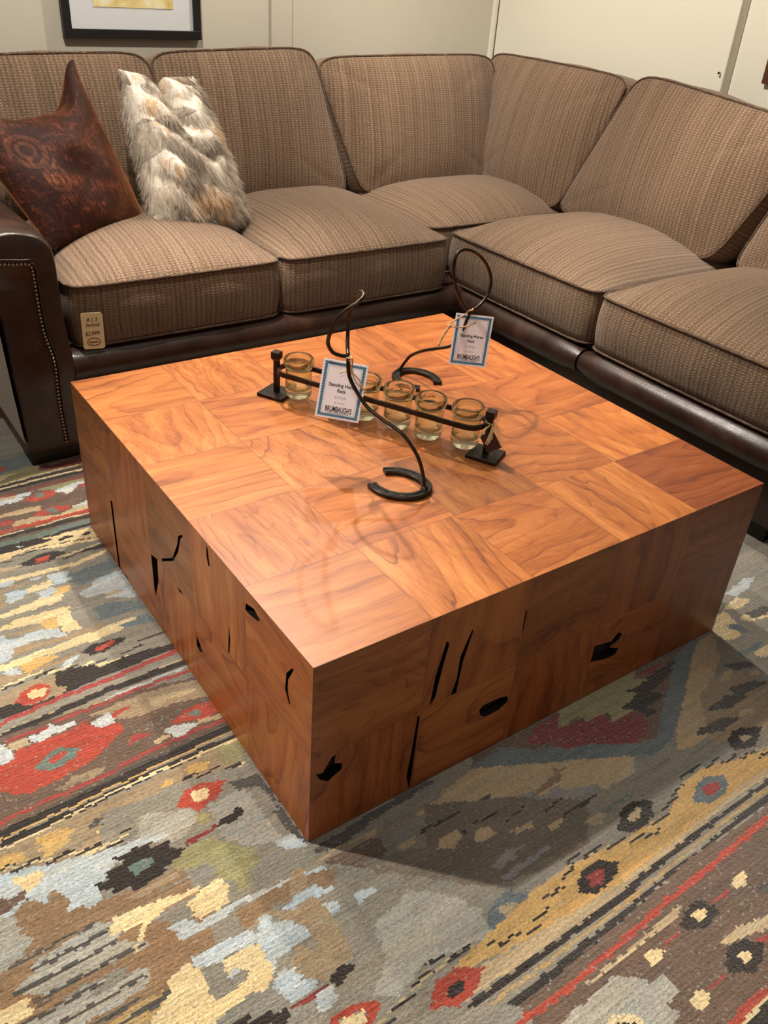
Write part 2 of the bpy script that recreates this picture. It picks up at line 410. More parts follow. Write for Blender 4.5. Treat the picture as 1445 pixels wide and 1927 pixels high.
# ------------------------------------------------------------------ rug: one coloured face per knot
RUG = """n -231 1296 35 1289 122 1698 78 1563 -162 1564 -253 1562 -316 1285
t -533 325 -485 295 -6 288 -32 237 -400 256 -499 239 -554 236
s -169 1710 -124 1717 -41 1722 -40 1652 -143 1639 -188 1633
r -132 1682 -121 1674 -119 1657 -140 1651
o -190 1624 -146 1631 -41 1647 -9 1641 101 1636 127 1628 109 1573 -37 1577 -161 1570 -205 1564
c -168 1627 -115 1624 -93 1623 -130 1607 -154 1595 -177 1592
d -41 1616 -9 1641 7 1617 101 1636 129 1633 111 1580 65 1583 0 1594 -34 1602
n -202 1577 -162 1565 -39 1569 120 1572 26 1295 -228 1306 -266 1310
c -181 1576 -160 1576 -37 1583 68 1590 126 1590 124 1582 65 1582 -40 1575 -162 1568 -183 1568
k -183 1567 -162 1568 -38 1574 122 1576 117 1561 -42 1560 -165 1554 -186 1554
c -187 1552 -165 1553 -43 1556 115 1557 112 1547 -46 1547 -168 1544 -189 1543
k -189 1542 -167 1544 -46 1547 112 1547 106 1530 -50 1530 -171 1529 -193 1526
m -198 1507 -177 1506 -135 1506 -138 1496 -179 1497 -200 1498
m -95 1510 -24 1514 76 1510 73 1501 -27 1504 -98 1501
q -200 1496 -180 1496 -138 1495 -132 1478 -138 1473 -184 1480 -204 1480
o -78 1496 -29 1498 72 1497 70 1470 45 1478 -26 1470 -48 1479
w -139 1491 -84 1499 -106 1473 -137 1475
w -204 1480 -184 1481 -170 1484 -117 1470 -121 1457 -182 1454 -210 1456
w -27 1468 47 1483 72 1476 66 1460 38 1455 -2 1428 -12 1446 -27 1449
m 41 1466 60 1468 72 1464 65 1443 41 1453
r -123 1452 -84 1475 -49 1475 -28 1471 -28 1450 -51 1433 -76 1428 -101 1431
e -62 1453 -66 1446 -71 1443 -78 1444 -83 1449 -86 1457 -85 1465 -81 1472 -75 1475 -69 1474 -64 1469 -61 1461
q -222 1409 -202 1407 -140 1409 -93 1405 -95 1379 -148 1381 -206 1391 -226 1393
r -128 1355 -95 1379 -47 1380 -18 1364 -28 1347 -63 1344 -104 1339
e -55 1353 -60 1346 -66 1344 -74 1345 -80 1351 -84 1360 -84 1368 -79 1375 -72 1378 -65 1376 -58 1370 -55 1362
w -19 1356 32 1365 42 1360 38 1348 -15 1340
q -191 1335 -176 1353 -129 1353 -59 1328 -20 1345 28 1346 37 1341 29 1316 -62 1319 -184 1323
m -232 1369 -212 1369 -178 1363 -187 1342 -219 1343 -238 1345
r -243 1323 -224 1322 -183 1327 -61 1323 46 1322 40 1303 -67 1304 -188 1309 -229 1304 -248 1305
c -248 1303 -229 1302 -151 1297 -53 1306 38 1298 36 1293 -55 1301 -152 1292 -230 1297 -249 1298
k -250 1297 -230 1297 -111 1295 47 1292 41 1274 -116 1278 -235 1279 -254 1280
n -253 1282 -234 1281 -116 1278 41 1275 35 1258 -121 1262 -238 1265 -257 1266
e -257 1267 -237 1269 -160 1265 -78 1268 39 1269 30 1245 -85 1244 -166 1242 -243 1246 -263 1244
k -261 1252 -242 1249 -148 1239 32 1249 27 1235 -152 1224 -246 1235 -264 1238
c -252 1211 -199 1216 -179 1205 -147 1233 -69 1230 21 1218 14 1152 -101 1168 -184 1196 -231 1184 -279 1172 -269 1212
k -261 1242 -243 1247 -145 1241 -113 1217 -124 1211 -181 1209 -252 1212 -268 1214
w -202 1230 -190 1227 -192 1220 -203 1223
k -97 1208 -86 1214 -51 1210 -58 1198 -97 1199
k -22 1204 -6 1204 -10 1191 -37 1196
k -183 1202 -111 1192 4 1168 3 1164 -112 1189 -183 1199
k -233 1185 -172 1186 -138 1184 -139 1181 -173 1182 -234 1182
y -281 1164 -264 1166 -235 1169 -101 1168 -2 1152 6 1120 -108 1124 -278 1108 -294 1111
k -273 1173 -234 1173 -235 1169 -274 1169
q -269 1146 -215 1138 -232 1126 -274 1127
k -227 1140 -203 1149 -149 1165 -127 1159 -99 1143 -113 1130 -151 1119 -182 1120 -212 1128
r -185 1142 -172 1148 -143 1147 -147 1126 -181 1125
c -124 1130 -65 1130 -38 1136 -6 1140 -8 1133 -40 1130 -66 1124 -126 1124
k -111 1115 -68 1119 -47 1128 9 1128 3 1113 -70 1114 -113 1110
y -295 1107 -279 1106 -137 1106 0 1111 5 998 -71 794 -338 873 -351 880
c -297 1097 -281 1099 -199 1091 -86 1083 -4 1101 -10 1084 -91 1068 -205 1072 -284 1084 -300 1088
b -171 1063 -124 1056 -127 1011 -172 1010 -171 1042
s -123 1042 -55 1042 -5 1055 -5 1003 -19 991 -123 977 -124 1010
t -298 1050 -291 1057 -218 1063 -213 1052 -290 1043
b -300 1086 -284 1084 -252 1082 -264 1057 -289 1065 -304 1069
b -217 1068 -184 1065 -191 1053 -215 1056
c -236 1030 -173 1037 -172 1010 -215 1008 -242 1008
b -289 1035 -238 1032 -242 998 -288 988
t -313 1033 -289 1035 -291 995 -311 981 -325 985
g -175 991 -134 996 -143 969 -174 967
b -216 1003 -170 1009 -177 976 -211 974
c -211 974 -162 970 -166 939 -248 940 -320 943 -335 947 -332 959 -316 958
y -174 933 -123 987 -94 928 -34 894 7 855 7 824 -111 813 -165 808 -166 903
b -122 945 -60 984 -4 991 6 936 -3 860 -74 896 -66 918 -114 919
q -67 913 -32 914 -31 901 -74 896
s -111 877 -70 873 -7 848 4 810 -111 815
c -191 903 -167 909 -163 809 -203 814 -204 871
c -344 910 -330 906 -277 928 -170 910 -170 901 -189 902 -196 886 -234 878 -332 896 -347 897
y -322 936 -272 927 -178 919 -180 912 -274 920 -324 929
o -313 919 -297 921 -304 907
t -323 874 -241 878 -235 856 -243 854 -323 865
g -237 885 -203 883 -204 847 -235 837
b -350 885 -324 877 -326 862 -353 873
b -297 848 -237 848 -207 835 -201 793
s -100 791 -8 787 8 705 -5 675 -151 760
c -210 781 -193 794 -110 793 -31 788 -41 775 -131 779 -180 777
y -383 695 -312 716 -243 726 -173 760 -87 765 23 742 12 635 -123 666 -233 690 -297 695 -385 687
b -352 889 -325 878 -322 852 -241 855 -201 821 -231 816 -279 822 -328 818 -329 787 -361 783 -378 785
t -328 818 -279 822 -285 809 -207 802 -113 804 -120 784 -268 794 -330 790
c -380 776 -363 776 -282 780 -163 781 -91 791 -73 758 -156 753 -285 759 -327 755 -368 754 -384 759
g -327 755 -284 761 -242 749 -242 740 -313 722 -321 724
b -360 754 -328 751 -327 723 -357 729
t -389 742 -371 741 -319 721 -242 731 -187 738 -231 717 -327 713 -381 706 -397 708
b -239 719 -197 726 -217 701 -242 700
k -194 726 -160 742 -153 743 -108 736 -84 730 -94 719 -119 712 -151 704 -178 707
r -166 724 -120 737 -114 726 -127 717 -161 712
k -64 699 14 705 12 699 -66 694
k -117 679 -58 685 -60 680 -119 674
k -179 679 -153 682 -154 676 -180 674
k -235 694 -208 691 -210 686 -237 689
k -310 701 -255 706 -257 700 -312 695
k -365 702 -330 701 -332 695 -366 696
k -399 698 -365 700 -367 694 -401 693
c -402 686 -366 707 -278 715 -280 709 -368 701 -404 680
c -284 699 -227 699 -229 693 -286 692
c -233 682 -176 687 -178 680 -235 676
c -184 669 -101 667 -103 660 -186 662
t -406 671 -387 679 -315 693 -265 684 -279 657 -257 634 -282 611 -344 630 -397 643 -412 647
k -274 674 -260 691 -233 690 -184 673 -177 657 -105 665 18 649 10 631 -87 628 -182 624 -244 618 -269 615 -257 634 -276 648
k -413 643 -397 643 -361 640 -356 628 -335 615 -290 621 -290 611 -329 607 -406 606 -421 608
r -367 639 -342 671 -303 676 -288 658 -289 644 -307 622 -337 616
c -337 658 -304 660 -292 648 -310 630 -332 634 -338 644
y -426 590 -410 591 -297 596 -167 606 21 617 10 591 -176 582 -305 573 -416 568 -432 567
m -423 602 -407 601 -306 614 -163 617 27 631 20 616 -168 603 -310 601 -410 588 -426 589
q -415 571 -303 577 -175 584 9 590 6 584 -177 579 -305 571 -416 566
k -433 562 -400 568 -304 575 -183 587 13 585 5 566 -189 569 -309 558 -404 552 -437 546
t -365 556 -197 556 -132 559 -134 554 -199 550 -366 551
w -197 557 -131 561 12 562 9 556 -133 555 -199 551
n -437 560 -336 557 -137 545 74 505 38 349 -11 329 -191 331 -480 315 -497 317
t -238 526 -112 530 70 495 42 438 -85 467 -179 473 -200 492
q -120 511 -16 485 -20 475 -117 481
m -311 550 -217 546 -141 553 94 545 89 535 -145 544 -220 537 -313 541
m -409 543 -366 543 -327 539 -330 530 -369 534 -411 534
r -455 486 -436 489 -397 505 -361 504 -291 503 -256 514 -246 492 -223 489 -194 471 -198 442 -240 420 -281 400 -343 390 -402 384 -441 398 -453 422 -470 425
w -367 528 -330 532 -323 544 -313 532 -271 523 -276 513 -319 510 -367 505
w -249 505 -223 508 -207 513 -195 488 -207 474 -227 476 -246 492
w -442 538 -423 539 -414 536 -411 489 -428 482 -437 483 -455 486
q -412 530 -370 530 -369 509 -397 505 -411 509
e -381 441 -349 466 -328 471 -287 446 -296 434 -334 418 -357 419
r -350 452 -335 458 -312 451 -318 438 -342 435 -351 443
r -203 504 -165 510 -159 501 -186 492 -200 492
m -201 412 -172 424 -148 412 -162 404 -188 402 -203 403
r -100 415 -65 433 -28 439 -2 429 19 406 4 392 -45 393 -86 404
e -59 418 -35 424 -28 414 -47 403 -60 411
w -128 400 -106 408 -84 400 -57 384 -65 375 -107 371 -116 385
q -156 385 -131 391 -114 381 -146 374
q -53 393 5 386 -1 372 -54 382
t -360 367 -324 380 -311 380 -258 371 -269 359 -328 357 -356 360
m -489 348 -472 348 -410 353 -316 355 -243 356 -246 347 -319 346 -413 345 -474 340 -491 340
m -241 361 -140 371 17 370 13 361 -144 362 -244 353
x -497 313 -477 325 -341 337 -185 347 14 347 3 326 -193 327 -482 308
k -495 325 -477 326 -324 330 -188 338 14 348 5 329 -195 320 -329 313 -481 309 -499 309
g -499 308 -481 309 -342 313 -195 321 6 331 3 326 -197 316 -344 308 -482 305 -500 304
k -500 303 -483 303 -332 305 -197 315 14 317 6 300 -204 299 -337 289 -487 288 -504 288
t -506 278 -488 281 15 303 -21 232 -327 192 -509 200 -524 206
c -504 286 -487 287 -414 288 -288 304 -165 309 15 304 12 298 -168 303 -290 298 -415 283 -488 282 -505 281
g -431 280 -363 267 -384 231 -431 248
o -48 299 13 299 -17 240 -59 253
g -132 280 -102 292 -74 274 -87 262 -127 267
g -179 275 -162 275 -163 256 -187 248
g -210 248 -187 257 -186 242 -218 230
g -291 223 -231 230 -240 222 -321 200 -321 208
x -337 247 -322 260 -290 253 -307 241 -334 243
c -326 232 -293 246 -285 232 -318 219 -327 227
y -330 185 -291 190 -200 224 -25 225 -109 56 -350 127
c -508 203 -368 198 -325 198 -244 213 -198 230 -148 244 -18 237 -21 231 -150 238 -200 225 -246 207 -327 192 -369 192 -510 198
k -64 242 -24 241 -27 234 -67 235
k -112 253 -63 256 -66 250 -115 247
k -145 263 -107 265 -109 259 -147 257
k -188 249 -138 250 -141 243 -191 242
k -243 228 -188 232 -190 225 -246 221
k -293 207 -238 209 -240 203 -295 201
k -324 191 -291 191 -293 185 -327 185
k -356 207 -323 205 -325 199 -358 201
y -307 267 -235 257 -157 259 -5 227 22 -3 11 -90 -158 -71 -368 89
l -248 224 -160 190 -148 169 -173 144 -228 133 -243 155 -273 161
x -67 204 -4 195 -1 -1 -20 17 -21 91
y -52 180 -19 167 -5 95 -41 103
l -123 178 -45 176 -41 103 -38 34 -76 39 -127 83 -132 115
r -178 210 -146 234 -108 235 -72 212 -96 190 -144 173 -159 191 -173 196
c -149 211 -137 225 -112 219 -110 201 -122 191 -140 193
o -153 172 -133 168 -131 138 -154 139
o -220 109 -190 110 -139 110 -141 95 -100 53 -93 21 -107 8 -126 2 -130 -17 -162 -26 -153 3 -176 12 -176 60 -214 68 -245 70 -237 89
d -198 122 -168 126 -125 129 -129 122 -190 111 -197 117
k -128 123 -111 136 -80 141 -68 130 -78 122 -114 119
b -51 36 -11 34 -5 -8 -48 12
t -493 315 -480 313 -497 249 -510 248
g -424 278 -392 271 -363 260 -384 231 -424 225 -426 248
g -505 267 -492 267 -465 269 -449 240 -499 240 -511 243
t -468 277 -427 270 -426 248 -423 230 -447 237 -465 269
b -513 236 -500 236 -429 210 -379 197 -325 182 -250 171 -224 164 -217 150 -298 159 -318 156 -310 148 -343 139 -337 129 -369 124 -361 115 -358 98 -364 85 -391 85 -393 98 -421 100 -419 131 -427 136 -425 155 -437 153 -454 131 -459 150 -478 159 -498 147 -516 142 -524 141 -535 146
c -488 215 -432 200 -445 176 -463 173 -490 201
c -510 245 -498 243 -427 223 -375 208 -319 194 -271 199 -273 195 -321 189 -376 204 -428 219 -499 239 -511 241
k -510 247 -475 246 -476 241 -511 242
k -481 230 -427 233 -429 227 -483 224
k -429 215 -374 218 -376 212 -431 209
k -377 202 -322 206 -324 200 -379 197
k -323 188 -289 190 -291 185 -325 183
k -293 206 -271 207 -273 201 -295 201
n -526 184 -513 183 -486 176 -467 184 -475 161 -494 161 -513 151 -521 151 -533 153
h -498 147 -462 155 -459 136 -447 132 -429 157 -417 124 -422 102 -391 97 -391 85 -363 90 -317 79 -243 82 -224 79 -221 54 -384 60 -461 51 -506 80 -501 98 -510 109
l -537 139 -525 137 -505 136 -508 108 -499 97 -489 83 -504 78 -547 99
k -369 126 -344 124 -343 139 -315 139 -305 148 -319 154 -320 159 -298 159 -256 158 -243 160 -256 152 -256 145 -222 145 -226 127 -199 110 -216 96 -251 96 -244 86 -271 79 -317 79 -315 89 -346 92 -340 104 -369 110 -360 117
e -302 131 -278 131 -257 121 -268 110 -296 105 -305 116
t -332 71 -243 82 -223 82 -231 63 -313 59
h -547 52 -505 60 -484 99 -382 72 -224 47 -207 -21 -246 -104 -340 -118 -426 -130 -584 -51 -557 57
l -533 156 -503 137 -498 100 -487 82 -503 74 -510 58 -534 54 -546 54 -557 59
l -504 42 -389 52 -355 33 -370 3 -327 -22 -333 -31 -409 -25 -489 -22 -536 -2 -544 8 -497 26
x -534 54 -488 56 -432 58 -389 58 -391 52 -434 53 -490 50 -536 49
x -496 35 -442 33 -393 35 -352 36 -355 28 -395 27 -444 25 -499 27
x -539 8 -490 9 -440 6 -369 10 -372 2 -443 -1 -492 1 -541 0
y -479 -40 -397 -38 -370 -45 -381 -63 -430 -60
x -492 -20 -449 -20 -386 -18 -329 -21 -332 -28 -389 -25 -451 -27 -494 -26
l -544 -48 -481 -46 -411 -41 -407 -48 -436 -54 -352 -59 -342 -66 -343 -80 -359 -96 -403 -98 -454 -97 -466 -105 -546 -54
y -433 -58 -409 -47 -364 -61 -404 -67 -432 -68
x -544 -46 -477 -47 -413 -46 -415 -52 -479 -53 -545 -52
x -497 -75 -431 -75 -343 -73 -346 -79 -433 -81 -499 -81
x -449 -104 -396 -103 -370 -104 -372 -110 -399 -110 -451 -111
c -573 -6 -562 -8 -516 -14 -529 -25 -518 -41 -542 -41 -568 -31 -578 -27
n -517 -16 -490 -24 -487 -33 -517 -39
p -437 -117 -373 -111 -338 -114 -327 -123 -346 -132 -374 -151 -392 -146
x -420 -123 -374 -124 -327 -117 -330 -124 -376 -131 -422 -130
y -312 9 -286 14 -248 15 -218 13 -220 9 -246 8 -245 -20 -245 -36 -253 -30 -256 -19 -287 -18 -290 -8
c -375 19 -333 14 -312 11 -286 14 -253 19 -216 18 -175 22 -179 -28 -183 -31 -223 -34 -241 -33 -246 8 -220 9 -212 27 -364 49
c -356 -34 -333 8 -310 15 -252 21 -235 27 -215 20 -253 19 -286 14 -313 8
y -286 14 -248 15 -218 13 -220 9 -246 8 -245 -20 -245 -36 -253 -30 -256 -19 -287 -18 -290 -8
c -246 8 -211 12 -170 1 -179 -28 -183 -31 -223 -34 -241 -33
b -287 -18 -256 -19 -251 -30 -241 -39 -202 -36 -153 -35 -121 -41 -73 -45 -20 -54 5 -57 -1 -68 -56 -62 -159 -46 -210 -53 -280 -54
y -176 -12 -150 -29 -181 -31
h -178 -54 -100 -49 -28 -58 17 -74 -2 -104 -69 -85 -116 -79 -150 -85 -181 -95
t -181 -95 -142 -79 -106 -91 -124 -93 -155 -96
b -103 -87 -48 -93 -4 -100 -6 -111 -45 -101 -102 -99
t -123 -91 -46 -103 -35 -135 -69 -190 -89 -159 -89 -137 -113 -117
b -146 -82 -125 -90 -131 -105 -105 -116 -107 -129 -87 -138 -90 -161 -131 -164 -158 -165 -170 -187 -175 -169 -173 -125 -159 -107
b -278 -89 -219 -90 -165 -100 -166 -116 -174 -123 -227 -116 -243 -121 -275 -113
c -368 -150 -319 -104 -297 -94 -281 -97 -275 -113 -276 -158 -273 -175 -255 -174 -213 -172 -210 -162 -215 -149 -235 -146 -240 -135 -240 -120 -176 -122 -172 -138 -171 -184 -178 -192 -191 -199 -221 -200 -297 -207 -378 -155
y -276 -115 -243 -121 -237 -147 -228 -155 -210 -162 -216 -173 -238 -171 -273 -175 -276 -158
b -237 -147 -222 -144 -213 -150 -222 -154 -236 -154
x -371 -123 -331 -116 -327 -123 -352 -131 -371 -139
y -158 -165 -94 -167 -87 -184 -152 -188 -167 -189
b -189 -204 -162 -190 -87 -193 -88 -199 -114 -200 -141 -215 -117 -231 -124 -238 -177 -245 -176 -222
t -138 -210 -112 -202 -78 -205 -101 -241 -124 -238 -117 -231
y -296 -205 -218 -195 -189 -204 -176 -222 -181 -245 -212 -239 -235 -227 -264 -228
k -270 -224 -239 -217 -233 -223 -245 -234 -209 -234 -212 -243 -184 -245 -186 -258 -201 -268
t -55 -38 -31 -41 -46 -76 -71 -84 -84 -79
t -83 -105 -48 -102 -40 -144 -43 -161 -22 -201 -43 -235 -96 -236 -143 -209 -126 -162 -84 -191 -87 -155
b -41 -120 -18 -130 -16 -147 -40 -149
b 12 -133 51 -143 56 -152 33 -155 14 -155
b -80 -81 -31 -83 -22 -94 -40 -110 -49 -98 -91 -100
b -107 -129 -87 -138 -86 -158 -116 -163 -125 -160
l 16 -204 108 -182 159 -225 189 -279 188 -334 150 -326 42 -309 -23 -327 -54 -307 -5 -265
y -41 -162 3 -176 -13 -223 -44 -240
k -99 -237 -63 -238 -54 -248 -64 -255 -100 -258 -103 -247
d -180 -250 -165 -249 -136 -247 -105 -246 -104 -251 -148 -255 -178 -254
b -138 -254 -108 -251 -103 -274 -128 -284 -142 -284
b -166 -226 -117 -231 -122 -240 -159 -245 -176 -243
r -142 -306 -125 -295 -88 -297 -55 -316 -60 -327 -83 -344 -95 -336 -83 -319 -90 -310 -121 -306 -128 -315
c -128 -315 -115 -308 -83 -314 -94 -337
x 0 -16 158 -3 274 2 296 -12 165 -19 36 -39 0 -29
q -1 -41 70 -38 130 -43 127 -48 68 -42 -4 -45
q 100 -46 130 -44 121 -53 100 -54
n 2 -49 122 -56 121 -91 80 -110 36 -83
z 62 -86 134 -106 203 -133 287 -162 228 -233 163 -186 75 -125
q 135 -97 185 -92 177 -107 151 -110
q 216 -124 257 -127 261 -142 238 -151 208 -146
q 217 -54 300 -48 377 -54 361 -96 289 -91 281 -72 250 -64 220 -62
k 194 -93 237 -89 278 -92 246 -98 192 -98
k 259 -132 274 -139 267 -142
n 1059 -14 947 -83 868 -126 821 -166 793 -175 741 -161 640 -104 454 -61 380 -24 472 88 751 4 1024 6 1180 27 1139 -6
o 653 -2 869 12 927 8 807 -99 743 -92 756 -72 728 -56 689 -59 688 -36 624 -40
d 532 -33 577 -9 661 -2 621 -36 659 -45 703 -45 691 -60 738 -62 744 -88 810 -96 745 -153 637 -105 611 -93 582 -84 592 -61 551 -49
s 348 -25 473 -14 541 -63 558 -61 606 -98 661 -119 744 -155 712 -183 609 -133 543 -104 457 -60 423 -51 381 -26
q 285 -39 382 -26 457 -60 609 -133 712 -183 675 -216 582 -213 583 -194 498 -180 442 -135 355 -118 284 -77
h 440 -145 519 -129 538 -109 539 -124 566 -126 538 -129 528 -146 467 -150
v 363 -151 438 -136 458 -137 421 -154 370 -158
v 462 -158 516 -154 507 -167 583 -194 564 -205 485 -183 427 -162
x 314 -96 382 -94 357 -112 311 -112
k 368 -160 427 -153 423 -158 364 -165
k 452 -188 500 -183 496 -188 448 -192
k 473 -216 565 -209 559 -215 468 -222
e 540 -249 628 -247 621 -253 533 -255
z 243 -47 386 -113 537 -213 459 -289 333 -281 232 -255 146 -177
q 215 -125 258 -126 260 -147 232 -155 206 -144
q 279 -158 296 -149 323 -155 324 -173 290 -179 273 -169
q 353 -184 406 -189 391 -201 352 -197
q 423 -214 464 -215 456 -227 426 -229
q 493 -250 534 -247 541 -258 523 -268 488 -261
k 259 -129 276 -138 266 -144
k 211 -90 255 -93 296 -94 293 -98 252 -98 208 -94
k 297 -133 354 -135 350 -139 293 -137
k 358 -160 424 -155 420 -159 354 -164
k 447 -185 490 -181 486 -185 443 -190
k 470 -212 549 -212 544 -218 465 -218
v 269 -226 311 -214 355 -222 325 -226 324 -238 279 -236
v 260 -251 305 -249 391 -248 383 -256 314 -260 293 -269 262 -256
b 287 -310 348 -309 349 -319 298 -329 295 -338 257 -340 274 -328
b 228 -341 257 -340 254 -349 231 -351
s 182 -310 219 -285 259 -279 292 -305 282 -319 260 -336 230 -340 206 -333 183 -319
q 225 -294 257 -303 260 -313 251 -319 222 -322 219 -305
q 1084 -45 1159 -7 1202 -9 1240 -8 1162 -75 1062 -121 991 -138 949 -189 923 -227 866 -236 808 -227 827 -204 901 -151 985 -105
s 1152 -8 1081 -44 985 -105 857 -179 817 -198 750 -204 612 -132 597 -123 624 -97 640 -104 741 -161 793 -175 821 -166 868 -126 947 -83 1059 -14 1159 10
k 848 -39 965 -28 1038 -23 1005 -46 966 -59 899 -69 921 -97 846 -99 862 -123 823 -123 827 -97 796 -70 874 -59
d 907 -14 1002 -13 965 -28 942 -24
o 736 -10 881 -9 930 -38 851 -40 868 -60 796 -70 821 -94 748 -91 761 -67 692 -53
d 666 -55 687 -59 745 -62 745 -89 811 -92 822 -108 810 -142 778 -158 741 -161 625 -96
k 743 -61 765 -67 752 -75
t 1062 -121 1177 -147 1226 -166 1037 -296 891 -252 991 -138
y 1209 -7 1424 139 1610 33 1229 -220 1156 -177 1136 -102
x 1133 -101 1202 -126 1200 -146 1139 -130
x 969 -177 1050 -174 1094 -199 1019 -207 976 -186
x 892 -209 971 -211 1022 -237 946 -241 882 -216
x 1075 -159 1156 -177 1178 -199 1065 -192
q 1116 -117 1140 -126 1098 -142 1071 -136
q 1173 -150 1201 -156 1183 -172 1160 -163
q 1034 -221 1071 -234 1062 -247 1019 -235
c 1222 2 1279 29 1325 39 1301 -19 1270 -54 1222 -49 1209 -7
c 1236 -113 1301 -112 1310 -129 1262 -139 1241 -132
c 1319 -6 1378 -4 1434 -23 1404 -43 1341 -31
w 1383 82 1493 99 1534 90 1478 67 1405 57
c 1322 41 1400 53 1434 27 1363 18
s 1264 -10 1305 -16 1309 -53 1284 -51
s 1205 -89 1303 -96 1300 -106 1207 -107
x 1353 -2 1429 -8 1451 -33 1365 -33
k 927 -269 958 -253 986 -256 1031 -279 1013 -295 970 -308 923 -292 917 -280
q 961 -272 981 -273 986 -287 957 -287 953 -280
g 113 -333 303 -306 400 -304 538 -319 658 -323 748 -290 819 -289 1010 -335 1114 -339 1036 -389 864 -365 653 -383 446 -385 304 -379 42 -346
k 368 -350 397 -326 443 -322 482 -348 459 -365 405 -373 375 -362
m 403 -341 429 -336 447 -344 432 -359 405 -363 393 -355
s 727 -328 765 -309 800 -304 834 -323 828 -343 802 -357 754 -357 726 -340
m 765 -322 785 -319 808 -327 802 -341 771 -345 758 -333
k 537 -296 569 -272 601 -263 634 -275 652 -290 632 -307 596 -320 560 -318 548 -307
q 580 -283 604 -279 616 -291 604 -298 580 -301 576 -293
q 288 -304 404 -300 537 -320 579 -335 627 -333 682 -310 750 -288 823 -286 916 -306 1020 -328 1015 -332 911 -309 819 -290 745 -291 678 -313 624 -336 575 -338 534 -323 401 -303 285 -307
k 748 -275 819 -276 812 -282 741 -281
k 704 -295 750 -290 743 -295 697 -300
k 651 -309 707 -306 700 -311 645 -314
k 605 -324 658 -322 652 -327 599 -329
k 574 -339 614 -338 608 -343 568 -344
k 531 -327 582 -328 577 -333 525 -332
k 483 -315 537 -315 531 -320 477 -321
k 434 -303 488 -301 482 -307 428 -309
k 400 -293 441 -291 435 -296 395 -299
k 362 -313 408 -304 402 -310 357 -318
k 818 -287 872 -286 866 -291 811 -292
k 866 -299 920 -300 913 -305 860 -304
k 916 -311 967 -314 959 -319 909 -316
k 956 -330 1014 -333 1006 -338 949 -335
k 302 -326 358 -325 352 -330 297 -331
k 256 -347 305 -344 301 -349 252 -352
k 181 -348 232 -349 228 -354 177 -353
k 226 -360 266 -359 262 -364 222 -365
k 158 -335 183 -335 179 -340 154 -340
k 128 -320 137 -320 133 -324 124 -325
q -75 -346 -11 -332 82 -320 147 -329 144 -333 78 -324 -14 -336 -78 -350
k 51 -307 86 -310 82 -315 47 -312
k 82 -322 136 -321 131 -327 78 -327
k 4 -323 56 -322 52 -327 0 -328
k -44 -339 8 -339 4 -344 -47 -344
k -64 -354 -42 -354 -45 -358 -66 -358
q 34 -357 414 -379 457 -382 667 -372 874 -358 1023 -362 1001 -377 828 -373 653 -383 441 -399 65 -393
k 60 -398 434 -396 469 -392 563 -387 653 -383 790 -384 1001 -377 979 -391 828 -391 640 -394 524 -399 451 -408 80 -410
p 104 -417 463 -411 540 -406 630 -402 750 -396 977 -393 968 -399 742 -402 623 -407 534 -412 457 -417 101 -422
k 115 -433 469 -420 550 -415 659 -413 782 -407 962 -403 938 -419 718 -419 614 -415 483 -428 139 -448
n 139 -448 482 -429 611 -417 715 -422 934 -421 1160 -417 610 -841 144 -541
r 9 -368 46 -342 85 -339 121 -359 127 -369 92 -388 47 -394
k 46 -371 57 -359 79 -358 88 -368 81 -374 55 -377
q 258 -480 385 -477 514 -471 494 -488 408 -482 336 -486 279 -485
l 150 -509 176 -502 312 -498 328 -512 351 -531 342 -538 385 -540 383 -578 342 -576 355 -596 313 -613
r 76 -468 128 -462 239 -463 411 -454 519 -448 617 -445 864 -434 843 -448 600 -458 503 -460 397 -466 228 -475 118 -473 67 -479
m 365 -460 408 -456 402 -467 361 -468
k 480 -499 511 -484 544 -482 570 -506 555 -522 517 -527 484 -516
c 511 -496 537 -493 549 -503 533 -515 514 -511
m 425 -506 475 -503 470 -509 425 -511
m 570 -499 624 -499 620 -507 573 -503
c 378 -502 405 -499 415 -514 400 -522 375 -520
c 638 -489 666 -488 676 -500 655 -513 631 -508
k 490 -589 520 -571 557 -576 580 -600 557 -618 519 -625 481 -605
c 523 -587 541 -587 543 -604 520 -608
m 427 -599 476 -598 471 -603 429 -604
c 383 -594 416 -592 421 -606 405 -616 378 -613
q 512 -557 564 -557 666 -577 640 -595 520 -567
m 577 -589 629 -602 610 -615 577 -598
x 659 -526 731 -533 690 -561 661 -535
r 387 -653 456 -649 558 -650 546 -658 408 -667
c 408 -667 441 -664 545 -659 536 -664 417 -673
k 417 -673 536 -664 466 -712
c 226 -550 237 -543 259 -542 291 -560 292 -573 282 -586
k 243 -561 254 -556 271 -559 278 -571 273 -580"""
PAL = {'k': (40, 31, 25), 'c': (233, 208, 158), 'g': (213, 172, 104), 'b': (186, 196, 200), 'y': (142, 136, 122), 't': (163, 141, 110), 'n': (106, 84, 68), 'r': (176, 66, 46), 'm': (165, 62, 58), 'd': (128, 42, 38), 's': (104, 116, 120), 'e': (104, 122, 112), 'o': (152, 146, 102), 'w': (200, 205, 204), 'q': (192, 168, 130), 'l': (170, 166, 154), 'x': (80, 76, 70), 'v': (150, 144, 146), 'h': (146, 116, 84), 'p': (180, 150, 98), 'z': (118, 106, 90)}
